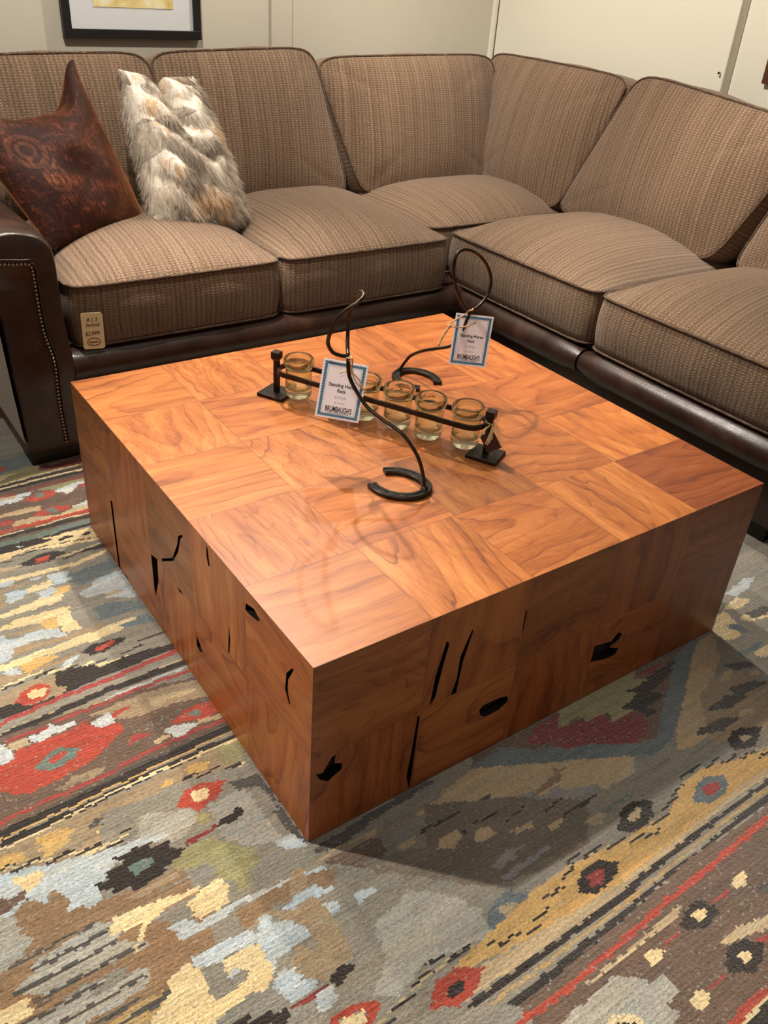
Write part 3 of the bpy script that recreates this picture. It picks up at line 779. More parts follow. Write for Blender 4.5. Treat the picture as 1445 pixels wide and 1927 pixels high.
def build_rug():
    X0, X1, Y0, Y1, CX, CY = -0.80, 2.0, -0.90, 2.02, 0.0045, 0.0045
    nx = int((X1 - X0) / CX); ny = int((Y1 - Y0) / CY)
    X, Y = np.meshgrid(X0 + (np.arange(nx) + .5) * CX, Y0 + (np.arange(ny) + .5) * CY)
    rg = np.random.default_rng(7); keys = list(PAL)
    idx = np.full((ny, nx), keys.index('y'))
    j = np.repeat(rg.normal(0, 1, (ny // 2 + 1, 1)), 2, 0)[:ny]
    k = np.repeat(np.repeat(rg.normal(0, 1, (ny // 2 + 1, nx // 9 + 1)), 2, 0), 9, 1)[:ny, :nx]
    JX = X + 0.0042 * np.tanh(j + k * .6)
    l = np.repeat(rg.normal(0, 1, (1, nx // 3 + 1)), 3, 1)[:, :nx]
    JY = Y + 0.0014 * np.clip(l, -1.3, 1.3)
    for ln in RUG.split('\n'):
        a = ln.split()
        if len(a) < 7: continue
        p = np.array([int(q) for q in a[1:]], float).reshape(-1, 2) / 1000
        x0, y0 = p.min(0) - .012; x1, y1 = p.max(0) + .012
        i0 = max(0, int((y0 - Y0) / CY)); i1 = min(ny, int((y1 - Y0) / CY) + 1)
        k0 = max(0, int((x0 - X0) / CX)); k1 = min(nx, int((x1 - X0) / CX) + 1)
        if i0 >= i1 or k0 >= k1: continue
        px, py = JX[i0:i1, k0:k1], JY[i0:i1, k0:k1]; m = np.zeros(px.shape, bool)
        for q in range(len(p)):
            ax, ay = p[q]; bx, by = p[(q + 1) % len(p)]
            if ay == by: continue
            m ^= ((ay > py) != (by > py)) & (px < (bx - ax) * (py - ay) / (by - ay) + ax)
        idx[i0:i1, k0:k1][m] = keys.index(a[0])
    pal = np.array([srgb(*PAL[q]) for q in keys])
    col = pal[idx]
    # abrash: dye lots drift along the rows, single knots vary
    def lowres(sy, sx):
        g = rg.normal(0, 1, (ny // sy + 2, nx // sx + 2))
        return np.repeat(np.repeat(g, sy, 0), sx, 1)[:ny, :nx]
    v = 1 + 0.05 * lowres(2, 40) + 0.05 * lowres(3, 14) + 0.04 * lowres(10, 60) + 0.07 * rg.normal(0, 1, (ny, nx))
    hue = 0.03 * lowres(4, 50)
    col = col * np.clip(v, .6, 1.4)[..., None]
    col[..., 0] *= 1 + hue; col[..., 2] *= 1 - hue
    # strays: some knots take the colour of the plain grey ground
    st = (rg.random((ny, nx)) < 0.035) & (idx != keys.index('k'))
    col[st] = col[st] * 0.6 + pal[keys.index('l')] * 0.4
    gx, gy = np.meshgrid(X0 + np.arange(nx + 1) * CX, Y0 + np.arange(ny + 1) * CY)
    hz = ZR - 0.0008 * np.abs(rg.normal(0, 1, gx.shape))
    hz[0, :] = hz[-1, :] = 0; hz[:, 0] = hz[:, -1] = 0
    co = np.stack([gx, gy, hz], -1).reshape(-1, 3).astype(np.float32)
    a = (np.arange(ny)[:, None] * (nx + 1) + np.arange(nx)[None]).astype(np.int32)
    quads = np.stack([a, a + 1, a + nx + 2, a + nx + 1], -1).reshape(-1)
    me = bpy.data.meshes.new('rug'); nf = nx * ny
    me.vertices.add(len(co)); me.vertices.foreach_set('co', co.ravel())
    me.loops.add(nf * 4); me.loops.foreach_set('vertex_index', quads)
    me.polygons.add(nf); me.polygons.foreach_set('loop_start', np.arange(nf, dtype=np.int32) * 4)
    me.update(calc_edges=True)
    at = me.attributes.new('knot', 'FLOAT_COLOR', 'FACE')
    at.data.foreach_set('color', np.concatenate([np.clip(col, 0, 1).reshape(-1, 3), np.ones((nf, 1))], 1).astype(np.float32).ravel())
    me.materials.append(M_rug)
    o = bpy.data.objects.new('patterned_rug', me); COL.objects.link(o)
    tag(o, 'hand-knotted wool rug in grey, cream, red and brown tribal bands under the wooden cube table', 'rug')
build_rug()

# ------------------------------------------------------------------ coffee table of teak blocks
TW, TD = 1.22, 1.227
HOLES = {'f': [[(0.4014, 0.1523), (0.411, 0.1615), (0.4564, 0.1593), (0.4783, 0.1528), (0.4835, 0.1381), (0.4587, 0.1218), (0.4222, 0.1219), (0.4065, 0.1352)], [(0.0123, 0.1967), (0.0263, 0.1925), (0.0427, 0.2221), (0.053, 0.2269), (0.0504, 0.2043), (0.0686, 0.1933), (0.0658, 0.1771), (0.0379, 0.1629), (0.0198, 0.1787)], [(0.2367, 0.2266), (0.2414, 0.2196), (0.2393, 0.0708), (0.237, 0.0121), (0.2261, 0.0592), (0.2312, 0.1287)], [(0.2846, 0.3929), (0.292, 0.3816), (0.2835, 0.3279), (0.275, 0.255), (0.2641, 0.2298), (0.264, 0.2476), (0.2682, 0.3101)], [(0.3454, 0.3943), (0.3482, 0.389), (0.3331, 0.317), (0.3284, 0.2365), (0.3145, 0.2325), (0.3245, 0.2782), (0.3245, 0.3337)], [(0.4832, 0.3853), (0.4914, 0.3778), (0.494, 0.3342), (0.4842, 0.3168), (0.4827, 0.3561)], [(0.7268, 0.1758), (0.7644, 0.1698), (0.7906, 0.1636), (0.8092, 0.1832), (0.8245, 0.1737), (0.8173, 0.1573), (0.7894, 0.1473), (0.8266, 0.1276), (0.8192, 0.1109), (0.7808, 0.1144), (0.7344, 0.1277)]], 'l': [[(1.0067, 0.2233), (0.9904, 0.2275), (0.9917, 0.0112), (1.0054, 0.005)], [(0.5293, 0.4046), (0.5276, 0.3996), (0.54, 0.3881), (0.5597, 0.3407), (0.5926, 0.2964), (0.6637, 0.2495), (0.6649, 0.2577), (0.6361, 0.2751), (0.5958, 0.303), (0.5608, 0.361), (0.5526, 0.3865)], [(0.7398, 0.2252), (0.6944, 0.2357), (0.7019, 0.1633), (0.7305, 0.1026), (0.7369, 0.1203), (0.737, 0.1779)], [(0.5858, 0.2303), (0.5619, 0.2443), (0.5483, 0.2314), (0.569, 0.2261)], [(0.4079, 0.4534), (0.4012, 0.448), (0.3964, 0.4106), (0.4021, 0.4049), (0.4089, 0.424)], [(0.4928, 0.1604), (0.4732, 0.1499), (0.4586, 0.1334), (0.4763, 0.1242), (0.4942, 0.1291)], [(0.9703, 0.012), (0.9479, 0.0215), (0.926, 0.0177), (0.939, 0.0116)], [(0.2406, 0.4262), (0.2086, 0.4358), (0.184, 0.4259), (0.196, 0.417), (0.2298, 0.4085), (0.2435, 0.4088)], [(0.317, 0.3195), (0.3145, 0.2794), (0.3221, 0.2257), (0.3277, 0.2236), (0.3219, 0.2827)], [(0.0681, 0.4064), (0.0639, 0.4039), (0.0825, 0.3665), (0.0834, 0.3369), (0.0739, 0.3137), (0.0788, 0.3115), (0.0933, 0.3368), (0.0887, 0.3776)]]}
table = thing('coffee_table', 'big low cube coffee table patched from square teak blocks, standing on the patterned rug', 'table', (TW / 2, TD / 2, ZR))
Z0 = ZR + 0.001
TINT_TOP = {(0, 0): (1.0, .98, .95), (1, 0): (1.02, .99, .93), (2, 0): (.90, .82, .78), (3, 0): (1.0, .95, .85), (4, 0): (.56, .40, .36),
            (0, 1): (.86, .80, .78), (1, 1): (1.0, .93, .86), (2, 1): (.62, .60, .56), (3, 1): (.84, .74, .66), (4, 1): (1.05, .96, .8),
            (0, 2): (1.02, .98, .92), (1, 2): (1.02, .98, .88), (2, 2): (.80, .72, .66), (3, 2): (.80, .70, .62), (4, 2): (.82, .68, .58),
            (0, 3): (1.06, 1.0, .9), (1, 3): (.98, .9, .8), (2, 3): (.9, .8, .7), (3, 3): (.84, .70, .60), (4, 3): (.95, .84, .7),
            (0, 4): (1.06, 1.02, .9), (1, 4): (1.06, 1.0, .88), (2, 4): (1.0, .9, .76), (3, 4): (.95, .84, .72), (4, 4): (.9, .76, .62)}
FIG_TOP = {(3, 0): 1.6, (0, 1): 1.4, (4, 0): .7, (1, 4): 1.2}
def wood_panel(name, na, nb, A, B, f3, nrm, tints, figs, along, holes, seed, lab=None):
    """grid of blocks; (a,b) panel coordinates in metres, f3 maps to world; holes are real pits lined with resin"""
    rnd = random.Random(seed)
    V = []; F = []; LOG = []; TI = []; FG = []; MI = []; SE = []
    for i in range(na):
        for j in range(nb):
            a0, a1, b0, b1 = A * i / na, A * (i + 1) / na, B * j / nb, B * (j + 1) / nb
            hs = []
            for h in holes:
                ca = sum(p[0] for p in h) / len(h); cb = sum(p[1] for p in h) / len(h)
                if a0 <= ca < a1 and b0 <= cb < b1:
                    e = 0.0015
                    hs.append([(min(max(x, a0 + e), a1 - e), min(max(y, b0 + e), b1 - e)) for x, y in h])
            ga = along(i, j); fg = figs.get((i, j), 0.55) * rnd.uniform(.85, 1.15)
            oy, oz = rnd.uniform(-.10, .10), rnd.uniform(.04, .16); ty, tz = rnd.uniform(-.07, .07), rnd.uniform(-.25, .25); ou = rnd.uniform(0, 20)
            ti = tints.get((i, j), (.9, .85, .8)); jt = rnd.uniform(.96, 1.04); ti = tuple(c * jt for c in ti)
            ca, cb = (a0 + a1) / 2, (b0 + b1) / 2
            def log(a, b, d=0.0):
                u, v = (a - ca, b - cb) if ga else (b - cb, a - ca)
                return (u + ou, v + oy + ty * u, oz + tz * u + d)
            v, t, flat = fill([(a0, b0), (a1, b0), (a1, b1), (a0, b1)], lambda a, b: f3(a, b, 0.0), hs)
            o = len(V); V += v
            for q in t:
                F.append([o + k for k in q]); MI.append(0); TI.append(ti); FG.append(fg)
                LOG += [log(flat[k].x, flat[k].y) for k in q]
                SE += [((flat[k].x - a0) / (a1 - a0), (flat[k].y - b0) / (b1 - b0), 0) for k in q]
            for h in hs:
                o = len(V); n = len(h); dp = 0.016
                V += [f3(a, b, 0.0) for a, b in h] + [f3(a, b, dp) for a, b in h]
                for k in range(n):
                    q = [o + k, o + (k + 1) % n, o + n + (k + 1) % n, o + n + k]
                    F.append(q); MI.append(1); TI.append(ti); FG.append(fg); LOG += [(0, 0, 0)] * 4; SE += [(.5, .5, 0)] * 4
                F.append([o + n + k for k in range(n)]); MI.append(1); TI.append(ti); FG.append(fg); LOG += [(0, 0, 0)] * n; SE += [(.5, .5, 0)] * n
    me = bpy.data.meshes.new(name)
    o0 = Vector(table.location)
    me.from_pydata([tuple(Vector(p) - o0) for p in V], [], F)
    # make every face look outwards
    bm = bmesh.new(); bm.from_mesh(me)
    lay = None
    flips = [f.index for f in bm.faces if f.normal.dot(Vector(nrm)) < -0.5]
    bm.free()
    a = me.attributes.new('log', 'FLOAT_VECTOR', 'CORNER'); a.data.foreach_set('vector', np.array(LOG, np.float32).ravel())
    a = me.attributes.new('seam', 'FLOAT_VECTOR', 'CORNER'); a.data.foreach_set('vector', np.array(SE, np.float32).ravel())
    a = me.attributes.new('tint', 'FLOAT_COLOR', 'FACE'); a.data.foreach_set('color', np.array([(*c, 1) for c in TI], np.float32).ravel())
    a = me.attributes.new('figure', 'FLOAT', 'FACE'); a.data.foreach_set('value', np.array(FG, np.float32))
    me.materials.append(M_wood); me.materials.append(M_void); me.polygons.foreach_set('material_index', MI)
    for k in flips: me.polygons[k].flip()
    me.update()
    ob = bpy.data.objects.new(name, me); COL.objects.link(ob); ob.parent = table
    if lab: ob['label'] = lab
    return ob
par = lambda i, j: (i + j) % 2 == 0
wood_panel('tabletop', 5, 5, TW, TD, lambda a, b, d: (a, b, ZT - d), (0, 0, 1), TINT_TOP, FIG_TOP, par, [], 3)
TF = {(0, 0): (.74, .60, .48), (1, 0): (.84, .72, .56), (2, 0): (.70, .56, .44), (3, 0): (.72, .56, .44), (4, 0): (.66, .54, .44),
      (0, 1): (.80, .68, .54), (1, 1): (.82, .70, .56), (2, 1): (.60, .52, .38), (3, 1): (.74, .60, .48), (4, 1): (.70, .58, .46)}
SH = lambda hs: [[(a, b - Z0) for a, b in h] for h in hs]
wood_panel('side_panel', 5, 2, TW, ZT - Z0, lambda a, b, d: (a, d, Z0 + b), (0, -1, 0), TF, {(0, 1): 2.2, (2, 1): 2.6, (3, 0): 1.5, (4, 1): 1.6}, lambda i, j: (i + j) % 2 == 1, SH(HOLES['f']), 8, 'front teak side with dark knots')
TL = {(0, 1): (.76, .64, .50), (1, 1): (.76, .66, .53), (2, 1): (.52, .50, .44), (3, 1): (.70, .60, .50), (4, 1): (.84, .78, .60),  # left side blocks tinted darker, its shade put into the wood colour
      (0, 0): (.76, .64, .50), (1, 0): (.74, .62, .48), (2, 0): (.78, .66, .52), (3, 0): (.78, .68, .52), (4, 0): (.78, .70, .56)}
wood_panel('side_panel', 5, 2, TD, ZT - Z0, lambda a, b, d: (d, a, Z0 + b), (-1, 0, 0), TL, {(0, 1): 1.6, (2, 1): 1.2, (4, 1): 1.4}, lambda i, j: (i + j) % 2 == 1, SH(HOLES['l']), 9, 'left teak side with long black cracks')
wood_panel('side_panel', 5, 2, TW, ZT - Z0, lambda a, b, d: (a, TD - d, Z0 + b), (0, 1, 0), TF, {}, lambda i, j: (i + j) % 2 == 1, [], 10)
wood_panel('side_panel', 5, 2, TD, ZT - Z0, lambda a, b, d: (TW - d, a, Z0 + b), (1, 0, 0), TF, {}, lambda i, j: (i + j) % 2 == 1, [], 12)

# ------------------------------------------------------------------ sectional sofa
sofa = thing('sectional_sofa', 'brown woven sectional sofa with dark leather base and arm, filling the corner of the room', 'sofa', (1.3, 2.2, ZR))
def cushion(name, quad, T, crown, M, p=7.0, n=22, crown_b=0.0, bulge=0.012, seed=0, sag=0.0, wr=0.0042, side=None):
    """boxed cushion; quad = 4 local corners (x,y) anticlockwise; local z is the crowned face"""
    rnd = random.Random(seed); ph = [rnd.uniform(0, 6.28) for _ in range(8)]
    q = [Vector((*c, 0)) for c in quad]
    def bil(u, v):
        a, b = (u + 1) / 2, (v + 1) / 2
        return q[0] * (1 - a) * (1 - b) + q[1] * a * (1 - b) + q[2] * a * b + q[3] * (1 - a) * b
    per = []
    for s_ in range(4):
        for k in range(n):
            t = -1 + 2 * k / n
            per.append([(t, -1), (1, t), (-t, 1), (-1, -t)][s_])
    def rd(a, b):
        s = (abs(a) ** p + abs(b) ** p) ** (-1 / p); return a * s, b * s
    wob = lambda x, y: 0.004 * (math.sin(9 * x + ph[0]) * math.sin(8 * y + ph[1]) + 0.6 * math.sin(17 * x + ph[2]) * math.sin(15 * y + ph[3]))
    mb = MB(); m = 14; N = len(per); V = []; UV = []
    for top in (1, 0):
        for r in range(m + 1):
            s = r / m; s = 1 - (1 - s) ** 1.35 if top else s
            for a, b in per:
                ra, rb = rd(a, b); P = bil(ra * s, rb * s)
                f = max(0, (1 - abs(a * s) ** 2.6)) ** .8 * max(0, (1 - abs(b * s) ** 2.6)) ** .8
                if top: z = T / 2 + crown * f + wob(P.x, P.y) * min(1, f * 2) - sag * math.exp(-((a * s) ** 2 + (b * s - .2) ** 2) * 4)
                else: z = -T / 2 - crown_b * f
                V.append((P.x, P.y, z)); UV.append((P.x, P.y))
    F = []; FU = []
    def quadf(i0, i1, k, k2, fl, uvs=None):
        a = [i0 + k, i0 + k2, i1 + k2, i1 + k]
        if fl: a = a[::-1]
        F.append(a); FU.append([UV[x] for x in a])
    for r in range(m):
        for k in range(N): quadf(r * N, (r + 1) * N, k, (k + 1) % N, True)
    o = (m + 1) * N
    for r in range(m):
        for k in range(N): quadf(o + r * N, o + (r + 1) * N, k, (k + 1) % N, False)
    # boxing
    R = 6; base = len(V); c0 = bil(0, 0)
    L = 0; prev = None; arc = []
    for a, b in per:
        P = bil(*rd(a, b)); L += (P - prev).length if prev is not None else 0; arc.append(L); prev = P
    P0 = bil(*rd(*per[0])); off = P0.x
    for r in range(R + 1):
        t = r / R
        for k, (a, b) in enumerate(per):
            P = bil(*rd(a, b)); d = (P - c0).normalized(); e = bulge * math.sin(math.pi * t)
            e += 0.003 * math.sin(23 * arc[k] + ph[4]) * math.sin(math.pi * t)
            V.append((P.x + d.x * e, P.y + d.y * e, T / 2 - T * t)); UV.append((off + arc[k], -T * t))
    for r in range(R):
        for k in range(N):
            a = [base + r * N + k, base + (r + 1) * N + k, base + (r + 1) * N + (k + 1) % N, base + r * N + (k + 1) % N]
            u = [UV[x] for x in a]
            if k == N - 1: u[2] = (off + L + arc[1], u[2][1]); u[3] = (off + L + arc[1], u[3][1])
            F.append(a); FU.append(u)
    mb.add(V, F, FU); mb.xform(M)
    ob = mb.obj(name, M_fab, sofa)
    me = ob.data
    bm = bmesh.new(); bm.from_mesh(me); bmesh.ops.remove_doubles(bm, verts=bm.verts, dist=1e-5); bm.to_mesh(me); bm.free()
    me.polygons.foreach_set('use_smooth', [True] * len(me.polygons))
    for z in (T / 2, -T / 2):
        w = MB(); pts = []
        for a, b in per:
            P = bil(*rd(a, b)); d = (P - c0).normalized() * 0.003
            pts.append(M @ Vector((P.x + d.x, P.y + d.y, z)))
        w.tube(pts, wr, 8, True)
        w.uv = [[(j * .003 + i * .01, i * .004) for j in range(len(f))] for i, f in enumerate(w.f)]
        w.obj('welt', M_welt, None, origin=parent_world(sofa)).parent = ob
        bpy.data.objects[-1] if False else None
    for c in ob.children: c.location = (0, 0, 0)
    return ob
I4 = Matrix.Identity(4)
def seatL(x0, x1, y0, y1, zb=.372, zt=.556, crown=.095, seed=0):
    T = zt - zb; M = Matrix.Translation(((x0 + x1) / 2, (y0 + y1) / 2, (zb + zt) / 2)); w, d = (x1 - x0) / 2, (y1 - y0) / 2
    return cushion('seat_cushion', [(-w, -d), (w, -d), (w, d), (-w, d)], T, crown, M, 16, seed=seed)
def seatR(x0, x1, y0, y1, zb=.365, zt=.545, crown=.098, seed=0):
    T = zt - zb
    M = Matrix.Translation(((x0 + x1) / 2, (y0 + y1) / 2, (zb + zt) / 2)) @ Matrix(((0, 1, 0, 0), (-1, 0, 0, 0), (0, 0, 1, 0), (0, 0, 0, 1)))
    w, d = (y1 - y0) / 2, (x1 - x0) / 2
    return cushion('seat_cushion', [(-w, -d), (w, -d), (w, d), (-w, d)], T, crown, M, 16, seed=seed)
seatL(.142, .852, 1.645, 2.44, seed=1)
seatL(.862, 1.572, 1.645, 2.44, seed=2)
seatL(1.584, 2.46, 1.80, 2.44, zt=.552, crown=.085, seed=3)
seatR(1.655, 2.44, .978, 1.765, seed=4)
seatR(1.655, 2.44, .185, .966, seed=5)

TILT = math.radians(14)
def backL(bl, br, tr, tl, T=.17, crown=.055, yb=2.295, zb=.57, seed=0):
    """corners as (X, Z) on the front face plane leaning back"""
    up = Vector((0, math.sin(TILT), math.cos(TILT))); nz = Vector((0, -math.cos(TILT), math.sin(TILT)))
    o = Vector((0, yb, zb)) - nz * (T / 2)
    M = Matrix(((1, up.x, nz.x, o.x), (0, up.y, nz.y, o.y), (0, up.z, nz.z, o.z), (0, 0, 0, 1)))
    return cushion('back_cushion', [(x, (z - zb) / math.cos(TILT)) for x, z in (bl, br, tr, tl)], T, crown, M, 9.5, seed=seed, crown_b=.01, bulge=.02)
def backR(bl, br, tr, tl, T=.17, crown=.055, xb=2.26, zb=.57, seed=0):
    """corners as (Y, Z)"""
    up = Vector((math.sin(TILT), 0, math.cos(TILT))); nz = Vector((-math.cos(TILT), 0, math.sin(TILT)))
    o = Vector((xb, 0, zb)) - nz * (T / 2)
    M = Matrix(((0, up.x, nz.x, o.x), (-1, 0, 0, o.y), (0, up.z, nz.z, o.z), (0, 0, 0, 1)))
    return cushion('back_cushion', [(-y, (z - zb) / math.cos(TILT)) for y, z in (bl, br, tr, tl)], T, crown, M, 9.5, seed=seed, crown_b=.01, bulge=.02)
backL((.03, .57), (.79, .57), (.735, 1.092), (-.02, 1.075), seed=11)
backL((.80, .57), (1.53, .57), (1.415, 1.112), (.735, 1.090), seed=12)
backL((1.60, .57), (2.36, .57), (2.36, 1.095), (1.42, 1.080), seed=13)
backR((2.34, .57), (1.80, .57), (1.635, 1.098), (2.485, 1.102), seed=14)
backR((1.80, .57), (1.00, .57), (.80, 1.055), (1.605, 1.122), seed=15)
backR((.905, .57), (.14, .57), (.0, 1.05), (.775, 1.08), seed=16)
# frame behind and under the cushions
MB().box((-.02, 2.56, .10), (2.62, 2.715, .93)).obj('sofa_back', M_leather, sofa, bevel=.02)
MB().box((2.47, .12, .10), (2.615, 2.715, .93)).obj('sofa_back', M_leather, sofa, bevel=.02)
MB().box((.10, 1.70, .08), (1.70, 2.58, .368)).box((1.70, .15, .08), (2.50, 2.58, .36)).obj('seat_deck', M_leather, sofa, bevel=.006)
def rail_prof(): return [(-.055 * math.cos(t), .052 * math.sin(t)) for t in np.linspace(0, 2 * math.pi, 20, endpoint=False)]
MB().sweep([(x, 1.668, .312) for x in np.linspace(.12, 1.665, 20)], rail_prof(), up=(0, 0, 1)).obj('front_rail', M_leather, sofa, autos=60)
MB().box((.12, 1.672, .075), (1.70, 1.71, .32)).obj('base_panel', M_leather, sofa, bevel=.005)
for y0, y1 in ((1.752, .985), (.979, .15)):
    ys = list(np.linspace(y0, y1, 16)); pr = rail_prof(); mb = MB()
    n = len(ys)
    pts = [(1.672, y, .304) for y in ys]; mb.sweep(pts, pr, up=(0, 0, 1))
    m = len(pr)                                           # round the ends over
    V = [Vector(v) for v in mb.v]
    for e, k in ((0, .72), (1, .93), (n - 1, .80), (n - 2, .95)):
        for j in range(m):
            c = Vector(pts[e]); V[e * m + j] = c + (V[e * m + j] - c) * k
    mb.v = [tuple(v) for v in V]
    mb.obj('front_rail', M_leather, sofa, autos=60, bevel=0)
MB().box((1.678, .15, .075), (1.71, 1.72, .31)).obj('base_panel', M_leather, sofa, bevel=.005)
for x, y in ((.16, 1.74), (1.55, 1.76), (1.74, .22), (1.74, 1.40)):
    MB().box((x - .035, y - .035, ZR), (x + .035, y + .035, .09)).obj('leg', M_black, sofa, bevel=.004)
# rolled arm at the left end
ARM = [(-.046, .055), (-.050, .10), (-.056, .26), (-.064, .48), (-.085, .56), (-.112, .61), (-.122, .66), (-.105, .705), (-.06, .732), (-.01, .742), (.03, .738), (.072, .724), (.104, .695), (.113, .65), (.114, .60), (.115, .52), (.119, .43), (.124, .36), (.127, .31), (.123, .25), (.118, .15), (.112, .055)]
def arm_mesh():
    pts = [Vector((x, 0, z)) for x, z in ARM]; cx, cz = 0.02, .40
    ring = spline([(x, z, 0) for x, z in ARM], 4, True)
    ys = [(1.622, .90), (1.626, .94), (1.636, .972), (1.655, .995), (1.68, 1.0)] + [(y, 1.0) for y in np.linspace(1.75, 2.70, 12)]
    mb = MB(); V = []; n = len(ring)
    for y, k in ys:
        for p in ring:
            x = cx + (p.x - cx) * (1 - (1 - k) * 1.0); z = cz + (p.y - cz) * (1 - (1 - k) * .35)
            y2 = y - 0.010 * math.exp(-((p.y - .33) / .07) ** 2) * (1 if y < 1.66 else 0)
            V.append((x, y2, z))
    F = [(i * n + j, (i + 1) * n + j, (i + 1) * n + (j + 1) % n, i * n + (j + 1) % n) for i in range(len(ys) - 1) for j in range(n)]
    tri_v, tri, flat = fill([(V[j][0], V[j][2]) for j in range(n)], lambda a, b: (a, 0, b))
    F += [tuple(t) for t in tri]
    F.append(tuple(range((len(ys) - 1) * n, len(ys) * n)))
    mb.add(V, F)
    return mb
arm = arm_mesh().obj('arm', M_leather, sofa, autos=50)
bm = bmesh.new(); bm.from_mesh(arm.data); bmesh.ops.recalc_face_normals(bm, faces=bm.faces); bm.to_mesh(arm.data); bm.free()
def child(mb, name, mat, parent, **kw):
    o = mb.obj(name, mat, None, origin=parent_world(sofa), **kw); o.location = (0, 0, 0); o.parent = parent; return o
op = MB(); ya = np.linspace(1.634, 2.68, 12); V = []; F = []; FU = []
prof = [(-.051, .095), (-.060, .26), (-.068, .48), (-.089, .56), (-.110, .60)]
for y in ya: V += [(x - .004, y, z) for x, z in prof]
m_ = len(prof)
for i in range(len(ya) - 1):
    for j in range(m_ - 1):
        a = [i * m_ + j, i * m_ + j + 1, (i + 1) * m_ + j + 1, (i + 1) * m_ + j]; F.append(a); FU.append([(V[k][1], V[k][2]) for k in a])
op.add(V, F, FU)
# front edge of the woven outer panel wraps a little onto the face
child(op, 'outer_panel', M_fab2, arm)['label'] = 'grey woven outer arm panel'
MB().box((-.045, 1.64, ZR), (.105, 1.74, .07)).obj('leg', M_black, sofa, bevel=.004)
MB().box((-.045, 2.60, ZR), (.105, 2.69, .07)).obj('leg', M_black, sofa, bevel=.004)
# nailheads: the row across the top, then down the inner edge
NAIL = [(-.085, .662), (-.04, .658), (0, .653), (.030, .650), (.041, .640), (.043, .60), (.043, .55), (.044, .50), (.048, .442), (.057, .392), (.062, .344), (.061, .272), (.061, .198), (.063, .131), (.065, .079)]
cur = spline([(x, z, 0) for x, z in NAIL], 30)
acc = 0; last = cur[0]; spots = [cur[0]]
for p in cur[1:]:
    acc += (p - last).length; last = p
    if acc >= .0104: spots.append(p); acc = 0
nb = MB(); nb.lathe([(0.0001, -.0045), (.0024, -.0040), (.0040, -.0018), (.0046, .0004), (.0046, .0018)], 10, closed=False)
nm = None
for p in spots:
    y = 1.6195 - 0.010 * math.exp(-((p.y - .33) / .07) ** 2)
    if nm is None:
        q = MB(); q.v = list(nb.v); q.f = list(nb.f); q.uv = list(nb.uv); q.xform(Matrix.Rotation(math.radians(-90), 4, 'X'))
        ob = q.obj('nailhead', M_brass, None, origin=(0, 0, 0)); nm = ob
    else:
        ob = nm.copy(); COL.objects.link(ob)
    ob.parent = arm; ob.location = Vector((p.x, y, p.y)) - parent_world(sofa)
for ob in arm.children:
    if ob.name.startswith('nailhead'): pass
# leather welt next to the nails
child(MB().tube([(p.x + .010, 1.619 - 0.010 * math.exp(-((p.y - .33) / .07) ** 2), p.y + (.010 if p.x < .03 else 0)) for p in cur], .0035, 8), 'welt', M_leather, arm)

# ------------------------------------------------------------------ loose pillows
def pillow(quad, T, front, seed, chop=None, n=44, pinch=.10, lumps=0.0, chop_w=.16, chop_f=None):
    """knife-edge pillow; quad = world corners BL, BR, TR, TL; front = unit vector of the face shown"""
    q = [Vector(c) for c in quad]; fr = Vector(front).normalized(); rnd = random.Random(seed)
    up = ((q[2] + q[3]) - (q[0] + q[1])).normalized()
    H = ((q[2] + q[3]) / 2 - (q[0] + q[1]) / 2).length
    V = []; F = []; FU = []; ph = [rnd.uniform(0, 6.28) for _ in range(12)]
    for sgn in (1, -1):
        for i in range(n + 1):
            for j in range(n + 1):
                u, v = -1 + 2 * i / n, -1 + 2 * j / n
                uu = u * (1 - pinch * (1 - v * v)); vv = v * (1 - pinch * (1 - u * u) * (1 if v > 0 else .45))
                a, b = (uu + 1) / 2, (vv + 1) / 2
                P = q[0] * (1 - a) * (1 - b) + q[1] * a * (1 - b) + q[2] * a * b + q[3] * (1 - a) * b
                th = T / 2 * (max(0, 1 - u * u) ** .55) * (max(0, 1 - v * v) ** .55)
                # sag: fuller at the bottom
                th *= 1.0 + .22 * (-v)
                th += 0.006 * math.sin(5 * u + ph[0]) * math.sin(6 * v + ph[1]) * (1 - abs(u)) * (1 - abs(v)) * 3
                if lumps:
                    th += lumps * (abs(math.sin(8 * v + 1.8 * math.sin(3.0 * u + ph[2]) + .9 * u + ph[3])) ** .7 - .6 + .25 * math.sin(11 * u + 4 * v + ph[5])) * (1 - u ** 4) * (1 - v ** 4)
                if chop:
                    cu, dep = chop; g = chop_f(u) if chop_f else math.exp(-((u - cu) / chop_w) ** 2); s = max(0, (v + .9) / 1.9) ** 1.5
                    P = P - up * (dep * H * g * max(0, v) ** 2)
                    if sgn > 0 and not chop_f: th -= T * .34 * g * s * (1 - v * v) ** .3
                    if chop_f: th *= 1 - .35 * g * max(0, v) ** 3 * (1 if sgn < 0 else 0)
                    th = max(th, -T * .2)
                V.append(tuple(P + fr * sgn * th))
    N = (n + 1)
    for s in (0, 1):
        for i in range(n):
            for j in range(n):
                a = [s * N * N + i * N + j, s * N * N + (i + 1) * N + j, s * N * N + (i + 1) * N + j + 1, s * N * N + i * N + j + 1]
                if s: a = a[::-1]
                F.append(a); FU.append([((k % (N * N)) // N / n, (k % N) / n) for k in a])
    return MB().add(V, F, FU)
vq = [(.17, 1.87, .605), (.545, 2.05, .605), (.43, 2.29, 1.085), (-.06, 2.17, 1.03)]
def ss(x): x = max(0, min(1, x)); return x * x * (3 - 2 * x)
pm = pillow(vq, .20, (.35, -.85, .35), 4, chop=(.14, .25), pinch=.06, n=56, chop_f=lambda u: ss((.98 - u) / .62) * (1 - .55 * ss((-.25 - u) / .7)))
po = pm.obj('velvet_pillow', M_velvet, origin=(.25, 2.08, .60), sub=1)
